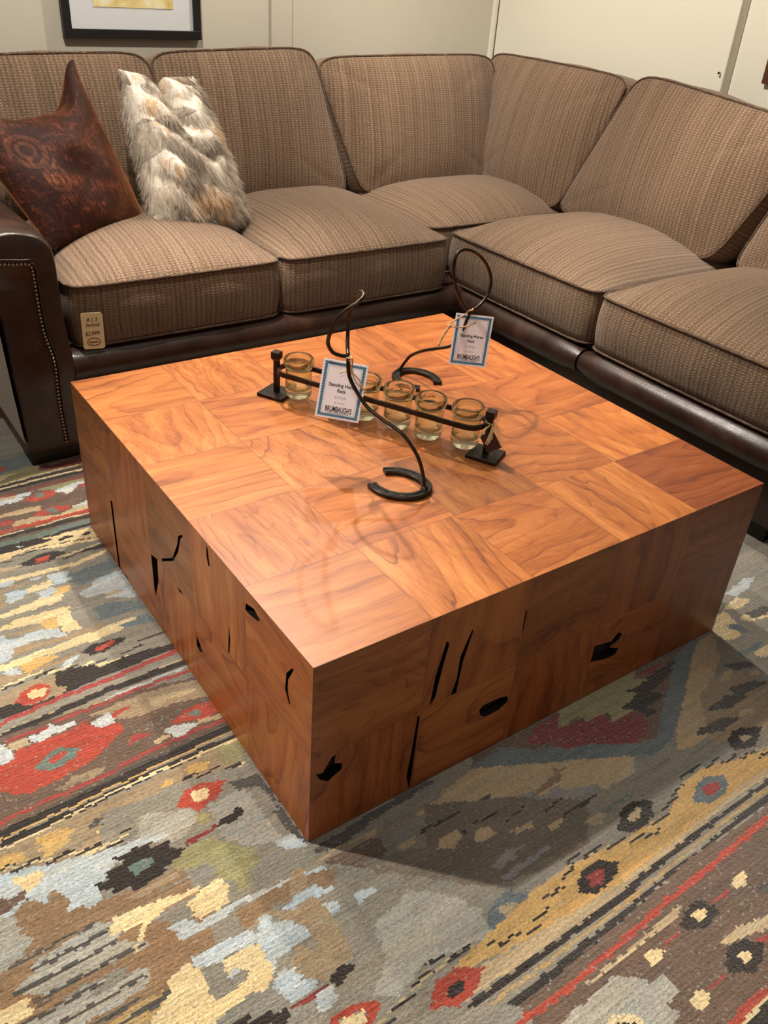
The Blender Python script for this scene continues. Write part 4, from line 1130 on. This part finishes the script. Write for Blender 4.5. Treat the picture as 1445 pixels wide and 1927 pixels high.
tag(po, 'rust-brown crushed velvet pillow with scroll pattern, leaning in the sofa corner by the leather arm', 'pillow')
fq = [(.535, 1.955, .612), (.90, 2.005, .615), (.815, 2.22, 1.045), (.53, 2.17, 1.075)]
fm = pillow(fq, .20, (.25, -.9, .30), 9, chop=(-.12, .13), pinch=.05, lumps=.030, chop_w=.15)
fo = fm.obj('fur_pillow', M_fur, origin=(.72, 2.05, .61), sub=1)
tag(fo, 'grey, white and tan fur pillow standing on the seat beside the brown velvet pillow', 'pillow')
bmw = bmesh.new(); bmw.from_mesh(fo.data); bmesh.ops.remove_doubles(bmw, verts=bmw.verts, dist=1e-4); bmw.to_mesh(fo.data); bmw.free()
fo.data.materials.append(M_fur)
ps = fo.modifiers.new('fur', 'PARTICLE_SYSTEM').particle_system.settings
ps.type = 'HAIR'; ps.count = 16000; ps.hair_length = .0065; ps.hair_step = 3; ps.render_step = 3
ps.use_advanced_hair = True
ps.emit_from = 'FACE'; ps.use_emit_random = True; ps.use_modifier_stack = True
ps.child_type = 'INTERPOLATED'; ps.rendered_child_count = 5
ps.normal_factor = .0035; ps.object_align_factor = (.003, 0, -.010); ps.factor_random = .005
ps.brownian_factor = .003
ps.clump_factor = .2; ps.roughness_2 = .004; ps.roughness_endpoint = .006
ps.root_radius = .35; ps.tip_radius = .08; ps.radius_scale = .0022
ps.material = 1

# ------------------------------------------------------------------ glass rack on the table
RA, RB = Vector((.438, .927, ZT)), Vector((.714, .413, ZT)); RD = (RB - RA).normalized(); RN = Vector((-RD.y, RD.x, 0)); RL = (RB - RA).length
rack = thing('glass_rack', 'long black iron bar rack with square feet holding a row of small glasses', 'glass rack', (RA + RB) / 2)
def rk(s, w, z): return RA + RD * s + RN * w + Vector((0, 0, z))
RM = Matrix(((RD.x, RN.x, 0, RA.x), (RD.y, RN.y, 0, RA.y), (0, 0, 1, RA.z), (0, 0, 0, 1)))
for s in (0, RL):
    mb = MB().box((s - .038, -.036, .0006), (s + .038, .036, .009))
    pl = mb.xform(RM).obj('base_plate', M_iron, rack, smooth=False, bevel=.0015)
    po_ = MB().box((s - .0065, -.0065, .009), (s + .0065, .0065, .100)).xform(RM).obj('post', M_iron, rack, smooth=False, bevel=.001)
    cp = MB()
    cp.add([(s - .007, -.007, .095), (s + .007, -.007, .095), (s + .007, .007, .095), (s - .007, .007, .095), (s - .011, -.011, .102), (s + .011, -.011, .102), (s + .011, .011, .102), (s - .011, .011, .102), (s - .011, -.011, .119), (s + .011, -.011, .119), (s + .011, .011, .119), (s - .011, .011, .119)],
           [(0, 3, 2, 1), (0, 1, 5, 4), (1, 2, 6, 5), (2, 3, 7, 6), (3, 0, 4, 7), (4, 5, 9, 8), (5, 6, 10, 9), (6, 7, 11, 10), (7, 4, 8, 11), (8, 9, 10, 11)])
    c = cp.xform(RM).obj('cap', M_iron, None, smooth=False, origin=parent_world(rack), bevel=.001); c.location = (0, 0, 0); c.parent = po_
hw = .0375; pts = []
for t in np.linspace(-math.pi / 2, math.pi / 2, 14): pts.append((RL - .012 - hw + hw * math.cos(t), hw * math.sin(t)))
for t in np.linspace(math.pi / 2, 3 * math.pi / 2, 14): pts.append((.012 + hw + hw * math.cos(t), hw * math.sin(t)))
MB().sweep([rk(a, b, .079) for a, b in pts], [(-.003, -.006), (.003, -.006), (.003, .006), (-.003, .006)], True, up=(0, 0, 1)).obj('ring_bar', M_iron, rack, smooth=False)
# drinking glasses hanging by their thick rims
GP = [(.0001, .0), (.027, .0), (.0322, .004), (.0337, .012), (.0333, .040), (.0333, .070), (.0340, .077), (.0375, .083), (.0392, .091), (.0382, .099), (.0345, .1035), (.0310, .101), (.0295, .094), (.0298, .078), (.0295, .050), (.0288, .028), (.022, .0190), (.010, .0160), (.0001, .0155)]
gsp = [p for p in spline([(a, b, 0) for a, b in GP], 3)]
g0 = None
GL = ['green-tinted glass nearest the left post of the iron rack', 'green-tinted glass second from the left post, hidden behind the white front tag', 'green-tinted glass third from the left post, peeking out right of the white front tag',
      'green-tinted glass fourth from the left post, right in front of the rear horseshoe', 'green-tinted glass second from the right post of the iron rack', 'green-tinted glass beside the right post with the raffia tag']
for k, s in enumerate((.066, .178, .258, .348, .432, .527)):
    if g0 is None:
        g0 = MB().lathe([(max(p.x, .0001), p.y) for p in gsp], 40, closed=False).obj('drinking_glass', M_glass, origin=(0, 0, 0)); o = g0
        bm = bmesh.new(); bm.from_mesh(g0.data); bmesh.ops.remove_doubles(bm, verts=bm.verts, dist=2e-4); bmesh.ops.recalc_face_normals(bm, faces=bm.faces); bm.to_mesh(g0.data); bm.free()
        g0.data.polygons.foreach_set('use_smooth', [True] * len(g0.data.polygons))
    else:
        o = g0.copy(); COL.objects.link(o)
    o.location = rk(s, 0, .0125 + (.004, .001, .0, .002, -.002, .003)[k]); o.rotation_euler = (0, 0, k * 1.3)
    tag(o, GL[k], 'glass', 'green-tinted glasses in the iron rack')

# ------------------------------------------------------------------ horseshoe stands
def horseshoe_stand(toe, a, stem, ring, label, lift=0.0):
    a = Vector((*a, 0)).normalized(); w = Vector((-a.y, a.x, 0)); T = Vector((*toe, ZT))
    th = thing('horseshoe_stand', label, 'stand', T)
    path = [T + a * (.064 - .064 * math.cos(t)) + w * (.052 * math.sin(t)) + Vector((0, 0, .0058)) for t in np.radians(np.linspace(-140, 140, 41))]
    prof = [(-.011, -.005), (.011, -.005), (.0115, .003), (.009, .0055), (.0045, .0052), (.003, .0028), (-.002, .0028), (-.0035, .0052), (-.009, .0055), (-.0115, .003)]
    sh = MB().sweep(path, prof, up=(0, 0, 1)).obj('horseshoe', M_iron, th, autos=40)
    for t in np.radians([-105, -85, -65, 65, 85, 105]):
        c = T + a * (.064 - .064 * math.cos(t)) + w * (.052 * math.sin(t)); d = (a * (.064 * math.sin(t)) + w * (.052 * math.cos(t))).normalized(); e = Vector((-d.y, d.x, 0))
        z = Vector((0, 0, .0088))
        hb = [c + d * x + e * y + z for x, y in ((-.005, -.0018), (.005, -.0018), (.005, .0018), (-.005, .0018))]
        hc = [p + Vector((0, 0, .0006)) for p in hb]
        n_ = MB().add(hb + hc, [(3, 2, 1, 0), (4, 5, 6, 7), (0, 1, 5, 4), (1, 2, 6, 5), (2, 3, 7, 6), (3, 0, 4, 7)]).obj('nail_hole', M_black, None, smooth=False, origin=parent_world(th))
        n_.location = (0, 0, 0); n_.parent = sh
    s0 = [Vector(p) for p in stem]; s0[0] = Vector((s0[0].x, s0[0].y, ZT + .006))
    allp = s0 + [Vector(p) for p in ring]
    MB().tube(spline(allp, 8), .0042, 12).obj('bent_rod', M_rod, th)
    wl = MB(); wl.lathe([(.0001, .0155), (.0062, .013), (.0085, .008), (.0095, .0065)], 14, closed=False); wl.xform(Matrix.Translation((s0[0].x, s0[0].y, ZT + .003)))
    wl.obj('weld', M_iron, th)
    return th
FS = [(0.4856, 0.349, 0.4603), (0.4831, 0.3531, 0.4966), (0.4767, 0.3633, 0.5327), (0.4675, 0.378, 0.5603), (0.4513, 0.4041, 0.5902), (0.4277, 0.4418, 0.6099), (0.4074, 0.4745, 0.6312), (0.3933, 0.4971, 0.6617), (0.3847, 0.5108, 0.6882), (0.3822, 0.5149, 0.7112), (0.381, 0.5168, 0.732)]
FR = [(0.3647, 0.5203, 0.7372), (0.3466, 0.5229, 0.7476), (0.3328, 0.5185, 0.7712), (0.3308, 0.5066, 0.7984), (0.3353, 0.4955, 0.8237), (0.3482, 0.4825, 0.8479), (0.3683, 0.4729, 0.8642), (0.385, 0.4764, 0.8736), (0.3934, 0.497, 0.8755), (0.3985, 0.5228, 0.8591), (0.4032, 0.5454, 0.8299), (0.407, 0.5583, 0.7908), (0.4042, 0.5552, 0.7573), (0.3963, 0.5415, 0.74), (0.3876, 0.5251, 0.7324)]
BS = [(0.8066, 0.8925, 0.461), (0.804, 0.8882, 0.476), (0.8115, 0.8769, 0.5027), (0.8172, 0.8583, 0.5275), (0.8159, 0.808, 0.559), (0.8245, 0.7686, 0.5782), (0.8453, 0.7305, 0.5976), (0.8502, 0.7059, 0.6348), (0.8561, 0.6984, 0.672), (0.8632, 0.6971, 0.6979)]
BR = [(0.8438, 0.6952, 0.7125), (0.823, 0.6931, 0.7379), (0.8062, 0.6914, 0.7635), (0.7917, 0.69, 0.7987), (0.7877, 0.6896, 0.8251), (0.7941, 0.6902, 0.8521), (0.8142, 0.6922, 0.8595), (0.844, 0.6952, 0.8529), (0.8788, 0.6987, 0.8326), (0.9087, 0.7017, 0.8033), (0.9269, 0.7035, 0.7682), (0.9246, 0.7033, 0.7398), (0.9094, 0.7017, 0.7174), (0.887, 0.6995, 0.7033), (0.8668, 0.6975, 0.6986)]
horseshoe_stand((.487, .346), (-.5291, .8486), FS, FR, 'horseshoe stand with curled iron rod nearest the camera, in front of the glass rack')
horseshoe_stand((.812, .893), (.1, -1.0), BS, BR, 'horseshoe stand with upright rod loop behind the glass rack, near the far table corner')

# ------------------------------------------------------------------ hang tags
def hang_tag(corners, label, twine, knot, name='price_tag'):
    tl, tr, br, bl = [Vector(c) for c in corners]
    c = (tl + tr + br + bl) / 4; X = ((tr - tl) + (br - bl)).normalized(); Wd = ((tr - tl).length + (br - bl).length) / 2; Ht = ((tl - bl).length + (tr - br).length) / 2
    Y = ((tl - bl) + (tr - br)); Y = (Y - X * Y.dot(X)).normalized(); Zv = X.cross(Y)
    M = Matrix(((X.x, Y.x, Zv.x, c.x), (X.y, Y.y, Zv.y, c.y), (X.z, Y.z, Zv.z, c.z), (0, 0, 0, 1)))
    th = thing(name, label, 'price tag', c, 'white hang tags on the horseshoe stands')
    MB().box((-Wd / 2, -Ht / 2, -.0005), (Wd / 2, Ht / 2, .0003)).xform(M).obj('card', M_paper, th, smooth=False)
    bd = MB(); n = 26; outer = []; inner = []
    hx, hy = Wd / 2 - .0035, Ht / 2 - .0035; ix, iy = Wd / 2 - .0105, Ht / 2 - .0105
    for (ax, ay, bx, by, k) in ((-1, -1, 1, -1, 96), (1, -1, 1, 1, 120), (1, 1, -1, 1, 96), (-1, 1, -1, -1, 120)):
        for i in range(k):
            t = i / k; u, v = ax + (bx - ax) * t, ay + (by - ay) * t
            sc = .0022 * (1 - abs(math.sin(math.pi * t * k / 6)))
            dx, dy = (0, math.copysign(1, v)) if abs(v) == 1 and abs(ay - by) == 0 else (math.copysign(1, u), 0)
            outer.append((u * hx - dx * sc, v * hy - dy * sc, .0006)); inner.append((u * ix, v * iy, .0006))
    m = len(outer)
    bd.add(outer + inner, [(i, (i + 1) % m, m + (i + 1) % m, m + i) for i in range(m)])
    for g in (.0125,):
        gx, gy, e = Wd / 2 - g, Ht / 2 - g, .0006
        o_ = [(-gx, -gy), (gx, -gy), (gx, gy), (-gx, gy)]; i_ = [(-gx + e, -gy + e), (gx - e, -gy + e), (gx - e, gy - e), (-gx + e, gy - e)]
        bd.add([(x, y, .0006) for x, y in o_ + i_], [(i, (i + 1) % 4, 4 + (i + 1) % 4, 4 + i) for i in range(4)])
    bd.xform(M).obj('border', M_blue, th, smooth=False)
    def put(body, size, x, y, sx=1.0, mat=M_ink, bold=0.0, nm='lettering'):
        v, f = text_mesh(body, size, sx, 0, bold)
        MB().add([(p[0] + x, p[1] + y, .0007) for p in v], f).xform(M).obj(nm, mat, th, smooth=False)
    h = Ht
    put('Standing Horse', .0112, 0, h * .085, .86, bold=.0003); put('Rack', .0112, 0, h * .085 - .0125, .86, bold=.0003)
    put('$179.00', .0082, 0, -h * .125, .95, M_grey_ink); put('by Susan', .0060, 0, -h * .215, .95, M_grey_ink) if False else put('by number', .0058, 0, -h * .215, .9, M_grey_ink)
    put("BRUMBAUGH'S", .0175, 0, -h * .335, .50, bold=.0005); put('FURNITURE & DESIGN', .0058, 0, -h * .398, .82)
    MB().lathe([(.0001, .0), (.0024, .0)], 14, closed=False).xform(M @ Matrix.Translation((0.002, Ht / 2 - .020, .0009))).obj('hole', M_black, th, smooth=False)
    hp = M @ Vector((.002, Ht / 2 - .020, .002))
    tw = MB()
    for l in twine(hp): tw.tube(spline(l, 6), .0018, 7)
    tw.obj('twine', M_twine, th)
    kb = MB(); kp = Vector(knot) if knot else hp
    kb.lathe([(.0001, -.006), (.0035, -.004), (.0045, 0), (.0035, .004), (.0001, .006)], 10, closed=False).xform(Matrix.Translation(kp)); kb.obj('knot', M_twine, th)
    return th
FT = [(.3633, .5863, .7074), (.4417, .5307, .6961), (.4252, .5224, .5647), (.3464, .5784, .5771)]
def tw_front(h):
    n = Vector((.384, .518, .729)); k = Vector((0.4035, 0.5338, 0.6875)); e = Vector((0.4241, 0.5138, 0.6482))
    return [[n + Vector((.006, -.006, 0)), n + Vector((-.004, -.008, .003)), n + Vector((-.008, .004, .004)), n + Vector((.004, .006, .001)), n + Vector((.006, -.006, -.002)), k],
            [n + Vector((-.002, -.007, -.002)), k + Vector((-.005, -.003, .012)), k, h],
            [k, (k + e) / 2 + Vector((.004, 0, .003)), e], [k, (k + e) / 2 + Vector((-.004, -.003, -.002)), e + Vector((.006, -.004, -.004))], [k, k + Vector((-.014, .007, .001)), k + Vector((-.022, .012, -.003))]]
hang_tag(FT, 'white blue-bordered price tag tied to the front horseshoe stand, in front of the glasses', tw_front, (0.4035, 0.5338, 0.6875))
BT = [(.8243, .7229, .6923), (.9068, .6653, .6867), (.9061, .6463, .5567), (.8306, .6988, .5608)]
def tw_back(h):
    n = Vector((.864, .697, .700)); k = Vector((0.8135, 0.7103, 0.6619)); e = Vector((0.7894, 0.7193, 0.6115))
    return [[n + Vector((.008, 0, .003)), n + Vector((0, -.008, .004)), n + Vector((-.012, -.006, .002)), n + Vector((-.02, -.004, -.006)), k + Vector((0, .006, .004)), k],
            [h, (h + k) / 2 + Vector((0, -.006, -.004)), k], [k, (k + e) / 2 + Vector((.002, 0, .001)), e], [k, (k + e) / 2 + Vector((-.003, 0, .002)), e + Vector((.003, 0, -.003))]]
hang_tag(BT, 'white blue-bordered price tag tied to the rear horseshoe stand, at the far table edge', tw_back, (0.8135, 0.7103, 0.6619))

# small oxblood leather tag tied with raffia to the right post
lt = thing('leather_tag', 'small dark oxblood leather tag tied with raffia to the right post of the glass rack', 'tag', rk(RL + .012, 0, .05))
Q = [(0.7058, 0.3989, 0.4789), (0.7339, 0.3832, 0.4935), (0.7193, 0.4023, 0.5299), (0.6914, 0.4185, 0.518)]
vv = [Vector(p) for p in Q]; nz = (vv[1] - vv[0]).cross(vv[3] - vv[0]).normalized() * .0012
MB().add([tuple(p + nz) for p in vv] + [tuple(p - nz) for p in vv], [(0, 1, 2, 3), (7, 6, 5, 4), (0, 4, 5, 1), (1, 5, 6, 2), (2, 6, 7, 3), (3, 7, 4, 0)]).obj('tag_patch', M_hide, lt, smooth=False)
K0 = Vector((0.7197, 0.4067, 0.5485))
raf = MB()
for e in [(0.6878, 0.4125, 0.519), (0.6976, 0.4016, 0.5023), (0.7016, 0.3983, 0.5), (0.7058, 0.3967, 0.5053), (0.7101, 0.3957, 0.5131), (0.7282, 0.3799, 0.4995), (0.7156, 0.3961, 0.5296)]:
    e = Vector(e); mid = (K0 + e) / 2 + Vector((random.uniform(-.004, .004), random.uniform(-.004, .004), .006))
    raf.tube(spline([K0, mid, e], 5), .0019, 6)
pc = rk(RL, 0, .088)
raf.tube(spline([pc + Vector((.010, 0, 0)), pc + Vector((0, .010, .002)), pc + Vector((-.010, 0, .003)), pc + Vector((0, -.010, -.001))], 6, True), .0012, 6, True)
raf.tube(spline([pc + Vector((-.008, -.006, 0)), (pc + K0) / 2, K0], 5), .0012, 6)
raf.tube(spline([pc + Vector((.008, -.006, 0)), (pc + K0) / 2 + Vector((.004, 0, 0)), K0], 5), .0012, 6)
raf.obj('raffia_bow', M_raffia, lt)

# cream price tag hanging on the first seat cushion
st = thing('sofa_price_tag', 'cream card price tag with handwriting hanging at the front of the left seat cushion', 'price tag', (.187, 1.612, .43))
SM = Matrix(((1, .04, 0, .187), (0, 0.06, -1, 1.612), (-.10, 1, 0.06, .432), (0, 0, 0, 1)))
sw, sh_ = .0325, .0555; rr = .008; poly = []
for cx, cy, a0 in ((sw - rr, sh_ - rr, 0), (-sw + rr, sh_ - rr, 90), (-sw + rr, -sh_ + rr, 180), (sw - rr, -sh_ + rr, 270)):
    poly += [(cx + rr * math.cos(math.radians(a0 + t)), cy + rr * math.sin(math.radians(a0 + t))) for t in range(0, 91, 18)]
k_ = len(poly)
MB().add([(x, y, .0005) for x, y in poly] + [(x, y, -.0005) for x, y in poly], [tuple(range(k_)), tuple(range(2 * k_ - 1, k_ - 1, -1))] + [(i, k_ + i, k_ + (i + 1) % k_, (i + 1) % k_) for i in range(k_)]).xform(SM).obj('card', M_kraft, st, smooth=False)
for body, size, x, y, sx, sl in (('R L S', .0165, -.001, .034, .95, .25), ('Sectional', .0155, 0, .0185, .75, .3), ('$2,999-', .0175, -.002, -.008, .86, .3)):
    v, f = text_mesh(body, size, sx, sl, .0002)
    MB().add([(p[0] + x, p[1] + y + p[0] * .04, .0009) for p in v], f).xform(SM).obj('handwriting', M_pen, st, smooth=False)
ov = MB()
for r in (1.0, .80):
    ov.sweep([(.0205 * r * math.cos(t), -.0335 + .0125 * r * math.sin(t), .0008) for t in np.linspace(0, 2 * math.pi, 36, endpoint=False)], [(-.0009 * r, 0), (.0009 * r, 0), (0, .0002)], True, up=(0, 0, 1))
ov.box((-.0125, -.0362, .0006), (.0125, -.0318, .0010))
ov.xform(SM).obj('oval_stamp', M_stamp, st, smooth=False)

# ------------------------------------------------------------------ pictures on the walls
def picture(name, label, lo, hi, axis, fw, depth, mats, art=None):
    """lo, hi = (horizontal, z) extents; axis 'y' hangs on wall_back, 'x' on wall_right"""
    th = thing(name, label, 'picture', ((lo[0] + hi[0]) / 2, 2.76, lo[1]) if axis == 'y' else (2.678, (lo[0] + hi[0]) / 2, lo[1]))
    def bx(a0, z0, a1, z1, d0, d1):
        return ((a0, 2.76 - d1, z0), (a1, 2.76 - d0, z1)) if axis == 'y' else ((2.678 - d1, a0, z0), (2.678 - d0, a1, z1))
    f = MB()
    for a0, z0, a1, z1 in ((lo[0], lo[1], hi[0], lo[1] + fw), (lo[0], hi[1] - fw, hi[0], hi[1]), (lo[0], lo[1] + fw, lo[0] + fw, hi[1] - fw), (hi[0] - fw, lo[1] + fw, hi[0], hi[1] - fw)):
        f.box(*bx(a0, z0, a1, z1, .0015, depth))
    f.obj('frame', mats[0], th, smooth=False, bevel=.0015)
    MB().box(*bx(lo[0] + fw * .8, lo[1] + fw * .8, hi[0] - fw * .8, hi[1] - fw * .8, .002, depth - .012)).obj('mat', mats[1], th, smooth=False)
    if art: MB().box(*bx(*art, depth - .012, depth - .010)).obj('artwork', M_art, th, smooth=False)
picture('framed_picture', 'black-framed picture with wide white mat hanging above the left end of the sofa', (.545, 1.105), (1.085, 1.66), 'y', .030, .030, (M_frame, M_mat), (.665, 1.207, .975, 1.57))
picture('framed_picture', 'brown-framed picture at the right edge of the photo, on the cream wall', (.86, 1.128), (1.247, 1.55), 'x', .04, .022, (M_brownframe, M_brownframe))
# picture nail left in the cream wall
nl = MB(); nl.lathe([(.0001, .010), (.0035, .0095), (.0048, .007), (.0035, .004), (.0016, .003), (.0016, -.004)], 12, closed=False)
nl.xform(Matrix.Translation((2.6225, 1.412, 1.143)) @ Matrix.Rotation(math.radians(-90), 4, 'Y'))
tag(nl.obj('picture_hook', M_iron, origin=(2.6225, 1.412, 1.143)), 'small dark picture hook in the cream wall above the right back cushions', 'hook')
